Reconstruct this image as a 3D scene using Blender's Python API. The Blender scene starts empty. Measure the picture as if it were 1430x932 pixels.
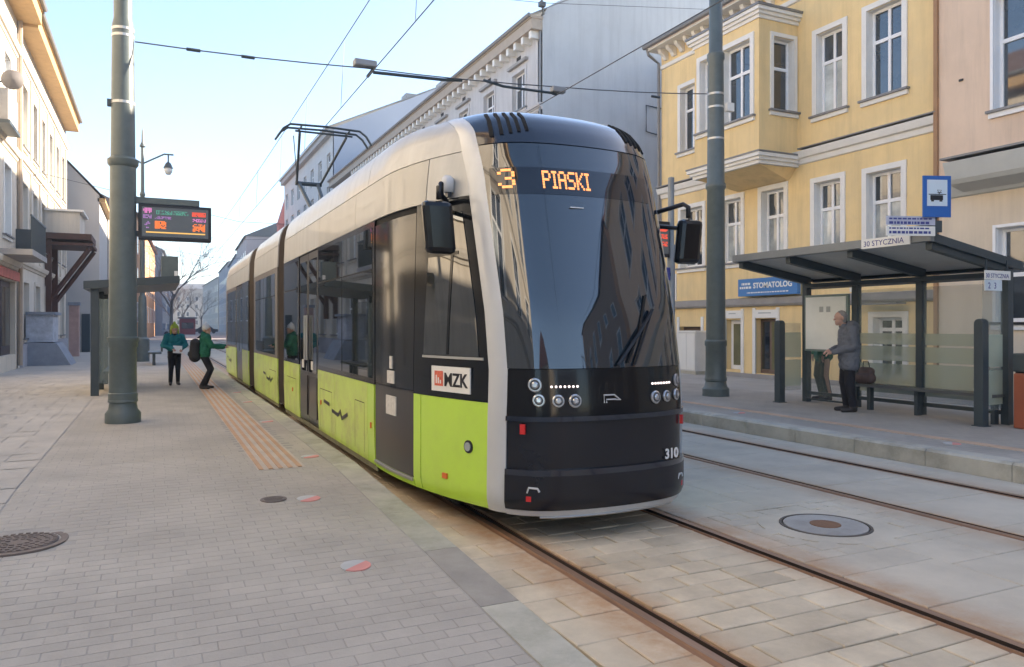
import bpy, bmesh, math, random
from mathutils import Vector, Matrix
random.seed(7)
SC = bpy.context.scene
COL = SC.collection
R = math.radians
# ------------------------------------------------------------------ camera
# World axes: X = across the street (right), Y = along the street, Z = up; 0 = rail level.
cam_d = bpy.data.cameras.new('camera'); cam = bpy.data.objects.new('camera', cam_d); COL.objects.link(cam)
cam_d.sensor_width = 36.0; cam_d.lens = 36.0*1060/1430; cam_d.clip_start = .05; cam_d.clip_end = 4000
cam_d.shift_y = -11/1430
cam.location = (0, 0, 1.65); cam.rotation_euler = (R(90), 0, -math.atan(500/1060.))
SC.camera = cam
# ------------------------------------------------------------------ sky and sun
SUN_AZ, SUN_EL = R(86), R(24)          # azimuth measured from +Y towards +X
W_ = bpy.data.worlds.new('World'); SC.world = W_; W_.use_nodes = True
nt = W_.node_tree; sky = nt.nodes.new('ShaderNodeTexSky'); sky.sky_type = 'NISHITA'; sky.sun_disc = False
sky.sun_elevation = SUN_EL; sky.sun_rotation = SUN_AZ; sky.air_density = .9; sky.dust_density = 1.0; sky.ozone_density = 1.7
bg = nt.nodes['Background']; bg.inputs[1].default_value = .12
nt.links.new(sky.outputs[0], bg.inputs[0])
sd = bpy.data.lights.new('sun', 'SUN'); sd.energy = 5.0; sd.angle = R(.5); sd.color = (1, .86, .68)
sun = bpy.data.objects.new('sun', sd); COL.objects.link(sun)
sv = Vector((math.sin(SUN_AZ)*math.cos(SUN_EL), math.cos(SUN_AZ)*math.cos(SUN_EL), math.sin(SUN_EL)))
sun.rotation_euler = sv.to_track_quat('Z', 'Y').to_euler(); sun.location = (20, 10, 40)
SC.view_settings.view_transform = 'Standard'; SC.view_settings.look = 'None'; SC.view_settings.gamma = 1
SC.view_settings.exposure = 1.97

# ------------------------------------------------------------------ helpers
OFF = {}                                # world offset of each object's root
class MB:
    """collects faces, links them as ONE mesh object"""
    def __init__(s): s.v = []; s.f = []; s.m = []
    def add(s, vs, fs, mi=0):
        b = len(s.v); s.v += [tuple(v) for v in vs]; s.f += [tuple(b+i for i in f) for f in fs]; s.m += [mi]*len(fs)
    def box(s, x0, x1, y0, y1, z0, z1, fn=None, mi=0):
        vs = [(x, y, z) for z in (z0, z1) for y in (y0, y1) for x in (x0, x1)]
        if fn: vs = [fn(*v) for v in vs]
        s.add(vs, [(0, 2, 3, 1), (4, 5, 7, 6), (0, 1, 5, 4), (2, 6, 7, 3), (0, 4, 6, 2), (1, 3, 7, 5)], mi); return s
    def quad(s, *vs, mi=0): s.add(vs, [tuple(range(len(vs)))], mi); return s
    def tube(s, pts, r, n=8, cap=True, mi=0):
        pts = [Vector(p) for p in pts]; rs = r if isinstance(r, (list, tuple)) else [r]*len(pts)
        vs = []
        for i, p in enumerate(pts):
            d = (pts[min(i+1, len(pts)-1)]-pts[max(i-1, 0)]).normalized()
            a = d.cross(Vector((0, 0, 1)) if abs(d.z) < .95 else Vector((1, 0, 0))).normalized(); b = d.cross(a)
            for k in range(n):
                t = 2*math.pi*k/n; vs.append(p+(a*math.cos(t)+b*math.sin(t))*rs[i])
        fs = [(i*n+k, i*n+(k+1) % n, (i+1)*n+(k+1) % n, (i+1)*n+k) for i in range(len(pts)-1) for k in range(n)]
        if cap: fs += [tuple(range(n))[::-1], tuple((len(pts)-1)*n+k for k in range(n))]
        s.add(vs, fs, mi); return s
    def lathe(s, prof, c=(0, 0, 0), n=20, mi=0, ax='z'):
        vs = []
        for r, h in prof:
            for k in range(n):
                t = 2*math.pi*k/n; a, b = r*math.cos(t), r*math.sin(t)
                p = (a, b, h) if ax == 'z' else ((h, a, b) if ax == 'x' else (a, h, b))
                vs.append((c[0]+p[0], c[1]+p[1], c[2]+p[2]))
        m = len(prof)
        fs = [(i*n+k, i*n+(k+1) % n, (i+1)*n+(k+1) % n, (i+1)*n+k) for i in range(m-1) for k in range(n)]
        fs += [tuple(range(n))[::-1], tuple((m-1)*n+k for k in range(n))]
        s.add(vs, fs, mi); return s
    def prism(s, poly, d0, d1, fn, mi=0):
        """poly in (a,b), extruded d0..d1 ; fn(a,d,b)->world"""
        n = len(poly); vs = [fn(a, d0, b) for a, b in poly]+[fn(a, d1, b) for a, b in poly]
        s.add(vs, [tuple(range(n))[::-1], tuple(range(n, 2*n))]+[(i, (i+1) % n, n+(i+1) % n, n+i) for i in range(n)], mi); return s
    def build(s, name, mat, parent=None, smooth=False, rel=None, bevel=0):
        me = bpy.data.meshes.new(name)
        off = OFF.get(parent.name, Vector()) if parent else (Vector(rel) if rel else Vector())
        me.from_pydata([(v[0]-off.x, v[1]-off.y, v[2]-off.z) for v in s.v], [], s.f)
        mats = mat if isinstance(mat, (list, tuple)) else [mat]
        for m in mats: me.materials.append(m)
        if len(mats) > 1: me.polygons.foreach_set('material_index', s.m)
        if smooth: me.polygons.foreach_set('use_smooth', [True]*len(s.f))
        me.update()
        bm = bmesh.new(); bm.from_mesh(me); bmesh.ops.recalc_face_normals(bm, faces=bm.faces); bm.to_mesh(me); bm.free()
        o = bpy.data.objects.new(name, me); COL.objects.link(o)
        if bevel:
            md = o.modifiers.new('bevel', 'BEVEL'); md.width = bevel; md.segments = 2; md.limit_method = 'ANGLE'
        if smooth == 'auto':
            md = o.modifiers.new('split', 'EDGE_SPLIT'); md.split_angle = R(38)
        if parent: o.parent = parent
        elif rel: o.location = off
        OFF[o.name] = off
        return o
def tag(o, label=None, cat=None, group=None, kind=None):
    if label: o['label'] = label
    if cat: o['category'] = cat
    if group: o['group'] = group
    if kind: o['kind'] = kind
    return o
def thing(name, loc, label, cat, group=None):
    o = bpy.data.objects.new(name, None); COL.objects.link(o); o.location = loc; o.empty_display_size = .2
    OFF[o.name] = Vector(loc); return tag(o, label, cat, group)
def boxo(name, b, mat, parent=None, bevel=0, fn=None):
    return MB().box(*b, fn=fn).build(name, mat, parent, bevel=bevel)
def text(name, s, org, right, up, size, mat, parent, extrude=.003, align='LEFT', bold=0):
    cu = bpy.data.curves.new(name, 'FONT'); cu.body = s; cu.size = size; cu.extrude = extrude; cu.align_x = align; cu.offset = bold
    cu.resolution_u = 3; cu.materials.append(mat)
    tmp = bpy.data.objects.new(name, cu); COL.objects.link(tmp)
    me = bpy.data.meshes.new_from_object(tmp.evaluated_get(bpy.context.evaluated_depsgraph_get())); bpy.data.objects.remove(tmp); bpy.data.curves.remove(cu)
    me.name = name; o = bpy.data.objects.new(name, me); COL.objects.link(o)
    r = Vector(right).normalized(); u = Vector(up).normalized(); n = r.cross(u)
    M = Matrix((r, u, n)).transposed().to_4x4(); M.translation = Vector(org)-OFF.get(parent.name, Vector())
    o.parent = parent; o.matrix_local = M; OFF[o.name] = OFF.get(parent.name, Vector()); return o

def seq(a, b, n): return [a+(b-a)*i/n for i in range(n+1)]
# ------------------------------------------------------------------ materials
MATS = {}
def mat(name, col, rough=.7, metal=0, spec=.5, var=.12, scale=3., bump=0., bscale=40., coat=0, dirt=None, dirt_s=1.5, dirt_a=.5, emit=None, es=0, rnd=0, ior=None, stretch=None, sheen=0, streak=0):
    if name in MATS: return MATS[name]
    m = bpy.data.materials.new(name); m.use_nodes = True; t = m.node_tree; b = t.nodes['Principled BSDF']; N = t.nodes.new; L = t.links.new
    b.inputs['Roughness'].default_value = rough; b.inputs['Metallic'].default_value = metal; b.inputs['Specular IOR Level'].default_value = spec
    if ior: b.inputs['IOR'].default_value = ior
    if coat: b.inputs['Coat Weight'].default_value = coat; b.inputs['Coat Roughness'].default_value = .04
    c4 = (*col, 1)
    out = None
    geo = N('ShaderNodeNewGeometry'); mp = N('ShaderNodeMapping'); L(geo.outputs['Position'], mp.inputs['Vector'])
    if stretch: mp.inputs['Scale'].default_value = stretch
    if var:
        n = N('ShaderNodeTexNoise'); n.inputs['Scale'].default_value = scale; n.inputs['Detail'].default_value = 6; n.inputs['Roughness'].default_value = .65; L(mp.outputs[0], n.inputs['Vector'])
        cr = N('ShaderNodeMapRange'); cr.inputs['From Min'].default_value = .25; cr.inputs['From Max'].default_value = .75
        cr.inputs['To Min'].default_value = 1-var; cr.inputs['To Max'].default_value = 1+var; L(n.outputs[0], cr.inputs['Value'])
        mx = N('ShaderNodeMix'); mx.data_type = 'RGBA'; mx.blend_type = 'MULTIPLY'; mx.inputs[0].default_value = 1; mx.inputs[6].default_value = c4
        L(cr.outputs[0], mx.inputs[7]); out = mx.outputs[2]
    if rnd:
        oi = N('ShaderNodeObjectInfo'); cr = N('ShaderNodeMapRange'); cr.inputs['To Min'].default_value = 1-rnd; cr.inputs['To Max'].default_value = 1+rnd; L(oi.outputs['Random'], cr.inputs['Value'])
        mx = N('ShaderNodeMix'); mx.data_type = 'RGBA'; mx.blend_type = 'MULTIPLY'; mx.inputs[0].default_value = 1
        if out: L(out, mx.inputs[6])
        else: mx.inputs[6].default_value = c4
        L(cr.outputs[0], mx.inputs[7]); out = mx.outputs[2]
    if streak:
        m2 = N('ShaderNodeMapping'); m2.inputs['Scale'].default_value = (2.2, 2.2, .16); L(geo.outputs['Position'], m2.inputs['Vector'])
        n = N('ShaderNodeTexNoise'); n.inputs['Scale'].default_value = 1.6; n.inputs['Detail'].default_value = 7; n.inputs['Roughness'].default_value = .7; L(m2.outputs[0], n.inputs['Vector'])
        cr = N('ShaderNodeMapRange'); cr.inputs['From Min'].default_value = .45; cr.inputs['From Max'].default_value = .72; cr.inputs['To Min'].default_value = 1; cr.inputs['To Max'].default_value = 1-streak; L(n.outputs[0], cr.inputs['Value'])
        mx = N('ShaderNodeMix'); mx.data_type = 'RGBA'; mx.blend_type = 'MULTIPLY'; mx.inputs[0].default_value = 1
        if out: L(out, mx.inputs[6])
        else: mx.inputs[6].default_value = c4
        L(cr.outputs[0], mx.inputs[7]); out = mx.outputs[2]
    if dirt:
        n = N('ShaderNodeTexNoise'); n.inputs['Scale'].default_value = dirt_s; n.inputs['Detail'].default_value = 8; n.inputs['Roughness'].default_value = .7; L(mp.outputs[0], n.inputs['Vector'])
        cr = N('ShaderNodeMapRange'); cr.inputs['From Min'].default_value = .48; cr.inputs['From Max'].default_value = .78; cr.inputs['To Max'].default_value = dirt_a; L(n.outputs[0], cr.inputs['Value'])
        mx = N('ShaderNodeMix'); mx.data_type = 'RGBA'; L(cr.outputs[0], mx.inputs[0]); mx.inputs[7].default_value = (*dirt, 1)
        if out: L(out, mx.inputs[6])
        else: mx.inputs[6].default_value = c4
        out = mx.outputs[2]
    if out: L(out, b.inputs['Base Color'])
    else: b.inputs['Base Color'].default_value = c4
    if bump:
        n = N('ShaderNodeTexNoise'); n.inputs['Scale'].default_value = bscale; n.inputs['Detail'].default_value = 4; L(mp.outputs[0], n.inputs['Vector'])
        bp = N('ShaderNodeBump'); bp.inputs['Strength'].default_value = bump; bp.inputs['Distance'].default_value = .01; L(n.outputs[0], bp.inputs['Height']); L(bp.outputs[0], b.inputs['Normal'])
    if emit:
        b.inputs['Emission Color'].default_value = (*emit, 1); b.inputs['Emission Strength'].default_value = es
    if sheen: b.inputs['Sheen Weight'].default_value = sheen
    MATS[name] = m; m['out'] = 1
    return m
def stain_x(m, lines, col, width, amount):
    """rust stains that follow lines x = const (rails)"""
    t = m.node_tree; b = t.nodes['Principled BSDF']; N = t.nodes.new; L = t.links.new
    src = b.inputs['Base Color'].links[0].from_socket
    geo = N('ShaderNodeNewGeometry'); sp = N('ShaderNodeSeparateXYZ'); L(geo.outputs['Position'], sp.inputs[0])
    n = N('ShaderNodeTexNoise'); n.inputs['Scale'].default_value = 4.5; n.inputs['Detail'].default_value = 8; n.inputs['Roughness'].default_value = .75; L(geo.outputs['Position'], n.inputs['Vector'])
    acc = None
    for x0, amt in lines:
        sb = N('ShaderNodeMath'); sb.operation = 'SUBTRACT'; L(sp.outputs[0], sb.inputs[0]); sb.inputs[1].default_value = x0
        ab = N('ShaderNodeMath'); ab.operation = 'ABSOLUTE'; L(sb.outputs[0], ab.inputs[0])
        mr = N('ShaderNodeMapRange'); mr.interpolation_type = 'SMOOTHSTEP'; mr.inputs['From Min'].default_value = .06; mr.inputs['From Max'].default_value = width; mr.inputs['To Min'].default_value = amt; mr.inputs['To Max'].default_value = 0; L(ab.outputs[0], mr.inputs['Value'])
        if acc is None: acc = mr.outputs[0]
        else:
            ad = N('ShaderNodeMath'); ad.operation = 'MAXIMUM'; L(acc, ad.inputs[0]); L(mr.outputs[0], ad.inputs[1]); acc = ad.outputs[0]
    mr = N('ShaderNodeMapRange'); mr.inputs['From Min'].default_value = .3; mr.inputs['From Max'].default_value = .62; mr.inputs['To Min'].default_value = .25; mr.inputs['To Max'].default_value = 1.; L(n.outputs[0], mr.inputs['Value'])
    mu = N('ShaderNodeMath'); mu.operation = 'MULTIPLY'; L(acc, mu.inputs[0]); L(mr.outputs[0], mu.inputs[1])
    m2 = N('ShaderNodeMath'); m2.operation = 'MULTIPLY'; L(mu.outputs[0], m2.inputs[0]); m2.inputs[1].default_value = amount
    mx = N('ShaderNodeMix'); mx.data_type = 'RGBA'; L(m2.outputs[0], mx.inputs[0]); L(src, mx.inputs[6]); mx.inputs[7].default_value = (*col, 1)
    L(mx.outputs[2], b.inputs['Base Color'])

RAILS = (2.55, 4.01, 6.11, 7.55)
M_ground = mat('asphalt', (.16, .155, .15), .9, bump=.3)
M_paver = mat('grey_paver', (.425, .388, .335), .88, var=.16, scale=1.2, rnd=.05, bump=.35, bscale=60, dirt=(.27, .245, .215), dirt_s=.8, dirt_a=.45)
M_joint = mat('paver_joint', (.355, .333, .30), .95, var=.2)
M_walk = mat('pale_pavement', (.45, .415, .365), .9, var=.16, scale=.9, bump=.3, dirt=(.33, .31, .28), dirt_s=1.2, dirt_a=.5)
M_kerb = mat('kerb_concrete', (.43, .41, .34), .9, var=.2, scale=4, rnd=.08, bump=.3, dirt=(.2, .2, .13), dirt_s=3, dirt_a=.6)
M_kerbR = mat('stained_kerb', (.52, .49, .41), .9, var=.2, scale=2, rnd=.06, bump=.3, dirt=(.20, .17, .115), dirt_s=1.6, dirt_a=.8)
M_slab = mat('track_slab', (.60, .51, .375), .85, var=.2, scale=2.6, rnd=.13, bump=.35, bscale=50, dirt=(.27, .22, .16), dirt_s=1.1, dirt_a=.55)
M_slab2 = mat('track_concrete', (.58, .515, .41), .85, var=.16, scale=1.3, rnd=.04, bump=.3, bscale=50, dirt=(.32, .275, .225), dirt_s=.8, dirt_a=.5)
for q in (M_slab, M_slab2): stain_x(q, [(2.47, 1), (4.09, .75), (6.05, .55), (7.6, .4)], (.42, .22, .095), .40, .8)
M_bed = mat('track_joint', (.13, .11, .09), .95)
M_rail = mat('rusty_rail', (.24, .125, .065), .65, metal=.1, var=.3, scale=5, stretch=(6, .6, 6))
M_railtop = mat('worn_rail_head', (.33, .21, .14), .45, metal=.35, var=.25, scale=4, stretch=(10, .5, 10))
M_groove = mat('rail_groove', (.03, .018, .012), .9)
M_patch = mat('tarmac_patch', (.33, .305, .265), .95, bump=.5, bscale=90, var=.2)
M_tact = mat('tactile_orange', (.50, .32, .20), .85, var=.15, rnd=.05)
M_tactw = mat('tactile_cream', (.50, .43, .36), .85, var=.15)
M_iron = mat('cast_iron', (.19, .155, .135), .7, metal=.4, var=.25, bump=.4)
M_white = mat('white_paint', (.78, .77, .75), .5, var=.05)
M_red = mat('marker_red', (.68, .29, .25), .6, var=.1)
M_pole = mat('mast_grey_green', (.105, .13, .128), .42, var=.15, scale=6, bump=.08, dirt=(.07, .085, .08), dirt_s=2, dirt_a=.5)
M_dark = mat('anthracite_steel', (.045, .06, .068), .45, var=.12)
M_wire = mat('wire_grey', (.09, .095, .10), .5, metal=.3, var=0)
M_band = mat('steel_band', (.5, .5, .48), .4, metal=.7, var=.05)
M_black = mat('black_plastic', (.012, .012, .014), .35, var=0)
M_rubber = mat('rubber', (.012, .012, .012), .8, var=0)
M_glass = mat('window_glass', (.02, .025, .028), .03, spec=.8, var=0, ior=1.6)
M_void = mat('dark_interior', (.015, .014, .013), .9, var=0)

M_sign = mat('sign_white', (.80, .79, .74), .4, var=.03)
# ------------------------------------------------------------------ ground, track, platforms
def zp(y):
    """top of the left platform: ramps up from the street to 0.2 m"""
    T = [(3.0, .004), (3.4, .012), (5.2, .10), (6.4, .14), (7.9, .2)]
    if y <= T[0][0]: return .004
    for (a, b), (c, d) in zip(T, T[1:]):
        if y <= c: return b+(d-b)*(y-a)/(c-a)
    return .2
EDGE = 1.95
g = MB(); g.quad((-900, -400, -.16), (900, -400, -.16), (900, 1500, -.16), (-900, 1500, -.16))
tag(g.build('ground', M_ground), 'grey street ground reaching to the horizon', kind='structure')
# pale square far down the street
g = MB(); g.box(-18, 46, 92, 330, -.15, .05)
tag(g.build('far_square', mat('far_asphalt', (.42, .40, .38), .9)), kind='structure')

tb = tag(MB().box(EDGE-.3, 8.3, -6, 92, -.14, -.035).build('track_bed', M_bed), kind='structure')
M_bolt = M_rail
RP = [(-.086, -.03), (-.086, -.010), (-.066, -.004), (-.056, .004), (.0, .004), (.004, -.03), (.04, -.03), (.045, .0), (.058, .0), (.066, -.010), (.082, -.014), (.082, -.03)]
for i, x in enumerate(RAILS):
    sgn = 1 if i % 2 == 0 else -1        # groove on the gauge side
    m = MB(); P_ = [(x+sgn*a, b) for a, b in RP]
    y0, y1 = -5.9, 91.5
    for k in range(len(P_)-1):
        (a, b), (c, d) = P_[k], P_[k+1]
        m.quad((a, y0, b), (c, y0, d), (c, y1, d), (a, y1, b), mi=(1 if k == 3 else 2 if k in (4, 5, 6) else 0))
    m.build('rail', [M_rail, M_railtop, M_groove], tb)
def slab(name, x0, x1, y0, y1, mt, parent, ztop=0., th=.034, gap=.008, fz=None, tilt=.0025, c=.006):
    """one paving piece: a bevelled top over short sides"""
    g2 = gap/2
    if random.random() < .5: x0, x1 = x0, x1
    d = [random.uniform(-tilt, tilt) for _ in range(4)]
    xs = (x0+g2, x1-g2); ys = (y0+g2, y1-g2)
    def Z(x, y, e): return (fz(y) if fz else ztop)+e
    lo = [(xs[0], ys[0]), (xs[1], ys[0]), (xs[1], ys[1]), (xs[0], ys[1])]
    hi = [(xs[0]+c, ys[0]+c), (xs[1]-c, ys[0]+c), (xs[1]-c, ys[1]-c), (xs[0]+c, ys[1]-c)]
    vs = [(x, y, Z(x, y, -th)) for x, y in lo]+[(x, y, Z(x, y, -.005+d[i])) for i, (x, y) in enumerate(lo)]+[(x, y, Z(x, y, d[i])) for i, (x, y) in enumerate(hi)]
    fs = [(8, 9, 10, 11)]
    for a in (0, 4):
        for k in range(4): fs.append((a+k, a+(k+1) % 4, a+4+(k+1) % 4, a+4+k))
    return vs, fs
def lay(name, cells, mt, parent, limit, rest='paving_blocks', **kw):
    """the nearest cells become single objects, the others one mesh"""
    cells = sorted(cells, key=lambda c: ((c[0]+c[1])/2)**2+((c[2]+c[3])/2)**2)
    far = MB()
    for i, c in enumerate(cells):
        vs, fs = slab(name, *c, mt, parent, **kw)
        if i < limit:
            m = MB(); m.add(vs, fs); m.build(name, mt, parent)
        else: far.add(vs, fs)
    if far.f: tag(far.build(rest, mt, parent), kind='stuff')
def rows(x0, x1, y0, y1, dy, dx, jit=.25, skip=None):
    out = []; y = y0; k = 0
    while y < y1-1e-6:
        h = min(dy*random.uniform(.9, 1.12), y1-y)
        x = x0; first = True
        while x < x1-1e-6:
            w = dx*random.uniform(1-jit, 1+jit)
            if first and k % 2: w *= .5
            first = False
            if x1-x-w < .4*dx: w = x1-x
            if not (skip and skip((x+w/2), y+h/2, w, h)): out.append((x, x+w, y, y+h))
            x += w
        y += h; k += 1
    return out
ra, rb, rc, rd = RAILS
lay('track_sett', rows(EDGE+.02, ra-.088, 1.0, 13, .30, .48, .1), M_slab, tb, 70, 'track_setts')
lay('track_sett', rows(ra+.083, rb-.083, 1.0, 14, .20, .38), M_slab, tb, 220, 'track_setts', gap=.011, tilt=.004)
MHX, MHY, MHR = 5.03, 4.58, .37
def inhole(x, y, w, h): return abs(x-MHX) < .42+w/2-.01 and abs(y-MHY) < .42+h/2-.01 and False
sl = []
for (x0, x1) in ((rb+.088, 5.0), (5.0, rc-.088)):
    for c in rows(x0, x1, .4, 22, .62, 1.0, .15): sl.append(c)
# ring of small setts round the manhole
def cut(cells, X0, X1, Y0, Y1):
    out = []
    for a, b, c, d in cells:
        if b <= X0 or a >= X1 or d <= Y0 or c >= Y1: out.append((a, b, c, d)); continue
        if c < Y0: out.append((a, b, c, Y0))
        if d > Y1: out.append((a, b, Y1, d))
        c2, d2 = max(c, Y0), min(d, Y1)
        if a < X0: out.append((a, X0, c2, d2))
        if b > X1: out.append((X1, b, c2, d2))
    return [q for q in out if q[1]-q[0] > .02 and q[3]-q[2] > .02]
sl = cut(sl, MHX-.72, MHX+.72, MHY-.66, MHY+.62)
ring = [q for q in rows(MHX-.72, MHX+.72, MHY-.66, MHY+.62, .16, .24)]
ring = [q for q in ring if math.hypot((q[0]+q[1])/2-MHX, (q[2]+q[3])/2-MHY) > MHR+.15]
lay('track_slab', sl, M_slab2, tb, 60, 'track_slabs')
lay('track_sett', ring, M_slab2, tb, 60, 'track_setts')
lay('track_slab', rows(rc+.083, rd-.083, .4, 26, .9, 1.4, .05), M_slab2, tb, 40, 'track_slabs')
lay('track_slab', rows(rd+.088, 8.2, .4, 26, 1.0, .6, .02), M_slab2, tb, 40, 'track_slabs')
m = MB()
for a, b in ((EDGE+.02, ra-.088), (ra+.083, rb-.083)): m.quad((a, 13.0 if a < ra else 14.0, -.002), (b, 13.0 if a < ra else 14., -.002), (b, 91, -.002), (a, 91, -.002))
for a, b in ((rb+.088, rc-.088), (rc+.083, rd-.083), (rd+.088, 8.2)): m.quad((a, 22 if a < 5 else 26, -.002), (b, 22 if a < 5 else 26, -.002), (b, 91, -.002), (a, 91, -.002))
for a, b in ((EDGE+.02, ra-.088), (ra+.083, rb-.083), (rb+.088, rc-.088), (rc+.083, rd-.083), (rd+.088, 8.2)): m.quad((a, -5.8, -.002), (b, -5.8, -.002), (b, .4 if a > 3 else 1., -.002), (a, .4 if a > 3 else 1., -.002))
tag(m.build('track_concrete', M_slab2, tb), kind='stuff')
def manhole(name, x, y, z, r, ring_m, cover_m, label, mid=None, grid=False):
    t = thing(name, (x, y, z), label, 'manhole cover')
    if mid: MB().lathe([(r+.20, -.03), (r+.20, -.002), (r+.026, -.001), (r+.025, -.03)], (x, y, z), 36).build('collar', M_slab2, t)
    w_ = .022 if mid else .05
    MB().lathe([(r+w_, -.03), (r+w_, .004), (r+.002, .004), (r+.002, -.01), (r-.01, -.01)], (x, y, z), 36).build('frame', ring_m, t)
    MB().lathe([(r-.010, -.02), (r-.010, .003), (r-.02, .005), (.001, .005)], (x, y, z), 36).build('cover', cover_m, t)
    if mid: MB().lathe([(r*.36, .0), (r*.36, .010), (r*.33, .012), (.001, .012)], (x, y, z), 24).build('hub', mid, t)
    if grid:
        m = MB()
        for rr in (.3, .5, .7, .88):
            for k in range(int(36*rr)):
                a = 2*math.pi*k/int(36*rr); m.box(x+rr*r*math.cos(a)-.014, x+rr*r*math.cos(a)+.014, y+rr*r*math.sin(a)-.014, y+rr*r*math.sin(a)+.014, z+.006, z+.011)
        tag(m.build('studs', ring_m, t), kind='stuff')
    return t
tag(MB().box(MHX-.74, MHX+.74, MHY-.68, MHY+.64, -.034, -.010).build('manhole_bedding', M_slab2, tb), kind='stuff')
manhole('manhole', MHX, MHY, .0, MHR-.03, M_bed, mat('pale_cover', (.40, .38, .35), .8, var=.2, scale=4, dirt=(.2, .17, .14)), 'pale round manhole cover with a rusty hub set between the two tracks', M_rail)

# left platform --------------------------------------------------------------
def sheet(name, x0, x1, ys, mt, parent=None, dz=0.):
    m = MB()
    for a, b in zip(ys, ys[1:]): m.quad((x0, a, zp(a)+dz), (x1, a, zp(a)+dz), (x1, b, zp(b)+dz), (x0, b, zp(b)+dz))
    return m.build(name, mt, parent)
YS = [-6, 3.0, 3.4, 5.2, 6.4, 7.9, 90]
pf = tag(sheet('platform', -1.1, EDGE-.02, YS, M_joint, dz=-.0028), kind='structure')
# platform face towards the track
m = MB()
for a, b in zip(YS[2:], YS[3:]): m.quad((EDGE-.02, a, -.05), (EDGE-.02, b, -.05), (EDGE-.02, b, zp(b)-.03), (EDGE-.02, a, zp(a)-.03))
m.build('platform_face', M_kerbR, pf)
tag(sheet('pavement', -6, -1.1, YS, M_walk, dz=-.008), kind='structure')
far = MB()
for c in rows(-4.2, -1.1, 7.0, 46, .5, .5, .02):
    vs, fs = slab('', *c, None, None, fz=zp, th=.012, gap=.008, tilt=.002); far.add(vs[8:], [(0, 1, 2, 3)])
tag(far.build('pavement_slabs', M_walk, [o for o in COL.objects if o.name == 'pavement'][0]), kind='stuff')
cells = rows(-1.1, EDGE-.27, 2.6, 9.0, .10, .20, .03)
MX, MY, MR = -.86, 6.26, .26
holes = [(MX, MY, MR+.06)]
cells = [c for c in cells if all(math.hypot((c[0]+c[1])/2-a, (c[2]+c[3])/2-b) > r+.02 for a, b, r in holes)]
vis = [c for c in cells if (c[0]+c[1])/2 > -.155*(c[3])-.05 and (c[0]+c[1])/2 < .8*(c[3])]
hid = [c for c in cells if c not in set(vis)]
kw = dict(fz=zp, th=.012, gap=.0024, tilt=.0008, c=.003)
# the ones that show largest: nearest the lens' foot
lay('paving_block', vis, M_paver, pf, 300, 'paving_blocks', **kw)
far = MB()
for c in hid+rows(-1.1, EDGE-.27, 9.0, 26, .10, .20, .03):
    if c[2] > 9 and .93 < (c[0]+c[1])/2 < 1.43: continue
    vs, fs = slab('', *c, None, None, **kw); far.add([v for v in vs[8:]], [(0, 1, 2, 3)])
tag(far.build('paving_blocks', M_paver, pf), kind='stuff')
tag(sheet('far_paving', -1.1, EDGE-.27, [26, 90], M_paver, pf, dz=-.002), kind='stuff')
y = 3.0
while y < 40:
    L_ = 1.0; x0, x1 = EDGE-.26, EDGE
    if y < 4.7: mt = M_patch if y > 3.5 else M_kerb
    else: mt = M_kerb
    vs = []; g2 = .004
    ya, yb = y+g2, y+L_-g2
    for yy in (ya, yb):
        vs += [(x0, yy, zp(yy)-.06), (x0, yy, zp(yy)+.001), (x1-.02, yy, zp(yy)+.002), (x1, yy, zp(yy)-.018), (x1, yy, min(zp(yy)-.03, -.03))]
    m = MB(); m.add(vs, [(0, 1, 6, 5), (1, 2, 7, 6), (2, 3, 8, 7), (3, 4, 9, 8), (0, 1, 2, 3, 4), (5, 6, 7, 8, 9)])
    m.build('kerb_stone', mt, pf); y += L_
MB().box(EDGE-.26, EDGE, 40, 90, .0, .2).build('kerb_stones', M_kerb, pf)
# tactile strip: ribs in orange and cream
ta = sheet('tactile_strip', .94, 1.41, [7.95, 60], M_tactw, pf, dz=.002)
for k in range(5):
    x = .955+k*.095
    MB().box(x, x+.042, 7.97, 60, .2, .209).build('rib', M_tact, ta)
def marker(x, y, label, side=1, grp=None):
    z = zp(y)+.003 if x < 2 else .203
    t = thing('platform_marker', (x, y, z), label, 'ground marker', 'round red and white markers set in the platforms')
    for h, (mt, nm) in enumerate(((mat('marker_white', (.50, .50, .49), .7, var=.15), 'white_half'), (M_red, 'red_half'))):
        m = MB(); n = 14; r = .098
        pts = [(r*math.cos(math.pi*(k/n)+math.pi*(h-.5+.7)), r*math.sin(math.pi*(k/n)+math.pi*(h-.5+.7))) for k in range(n+1)]
        sl_ = (zp(y+.1)-zp(y-.1))/.2 if x < 2 else 0
        m.prism(pts, -.004, .004, lambda a, d, b: (x+a, y+b, z+d+sl_*b)); m.build(nm, mt, t)
for x, y, l in ((1.187, 4.90, 'round red and white ground marker nearest the camera'), (1.21, 6.69, 'round red and white ground marker beside the small dark drain'),
                (1.56, 8.55, 'round red and white ground marker near the end of the orange tactile strip'), (1.54, 11.96, 'faded round ground marker between tactile strip and tram door'),
                (1.60, 15.2, 'faded round ground marker beside the first tram bellows'), (1.63, 17.5, 'faded round ground marker beside the second tram bellows'),
                (8.86, 6.12, 'round ground marker on the right platform in front of the shelter bench'), (8.8, 9.8, 'round ground marker on the right platform near the far screen post')): marker(x, y, l)
manhole('manhole', MX, MY, zp(MY), MR, M_iron, M_iron, 'rusty cast iron manhole cover in the left platform paving', None, True)
t = thing('drain', (.93, 6.78, zp(6.78)), 'small dark drain grate beside a red and white marker', 'drain')
MB().lathe([(.11, -.02), (.11, .006), (.085, .006), (.085, .0), (.001, .0)], (.93, 6.78, zp(6.78)), 24).build('frame', M_iron, t)
m = MB()
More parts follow.
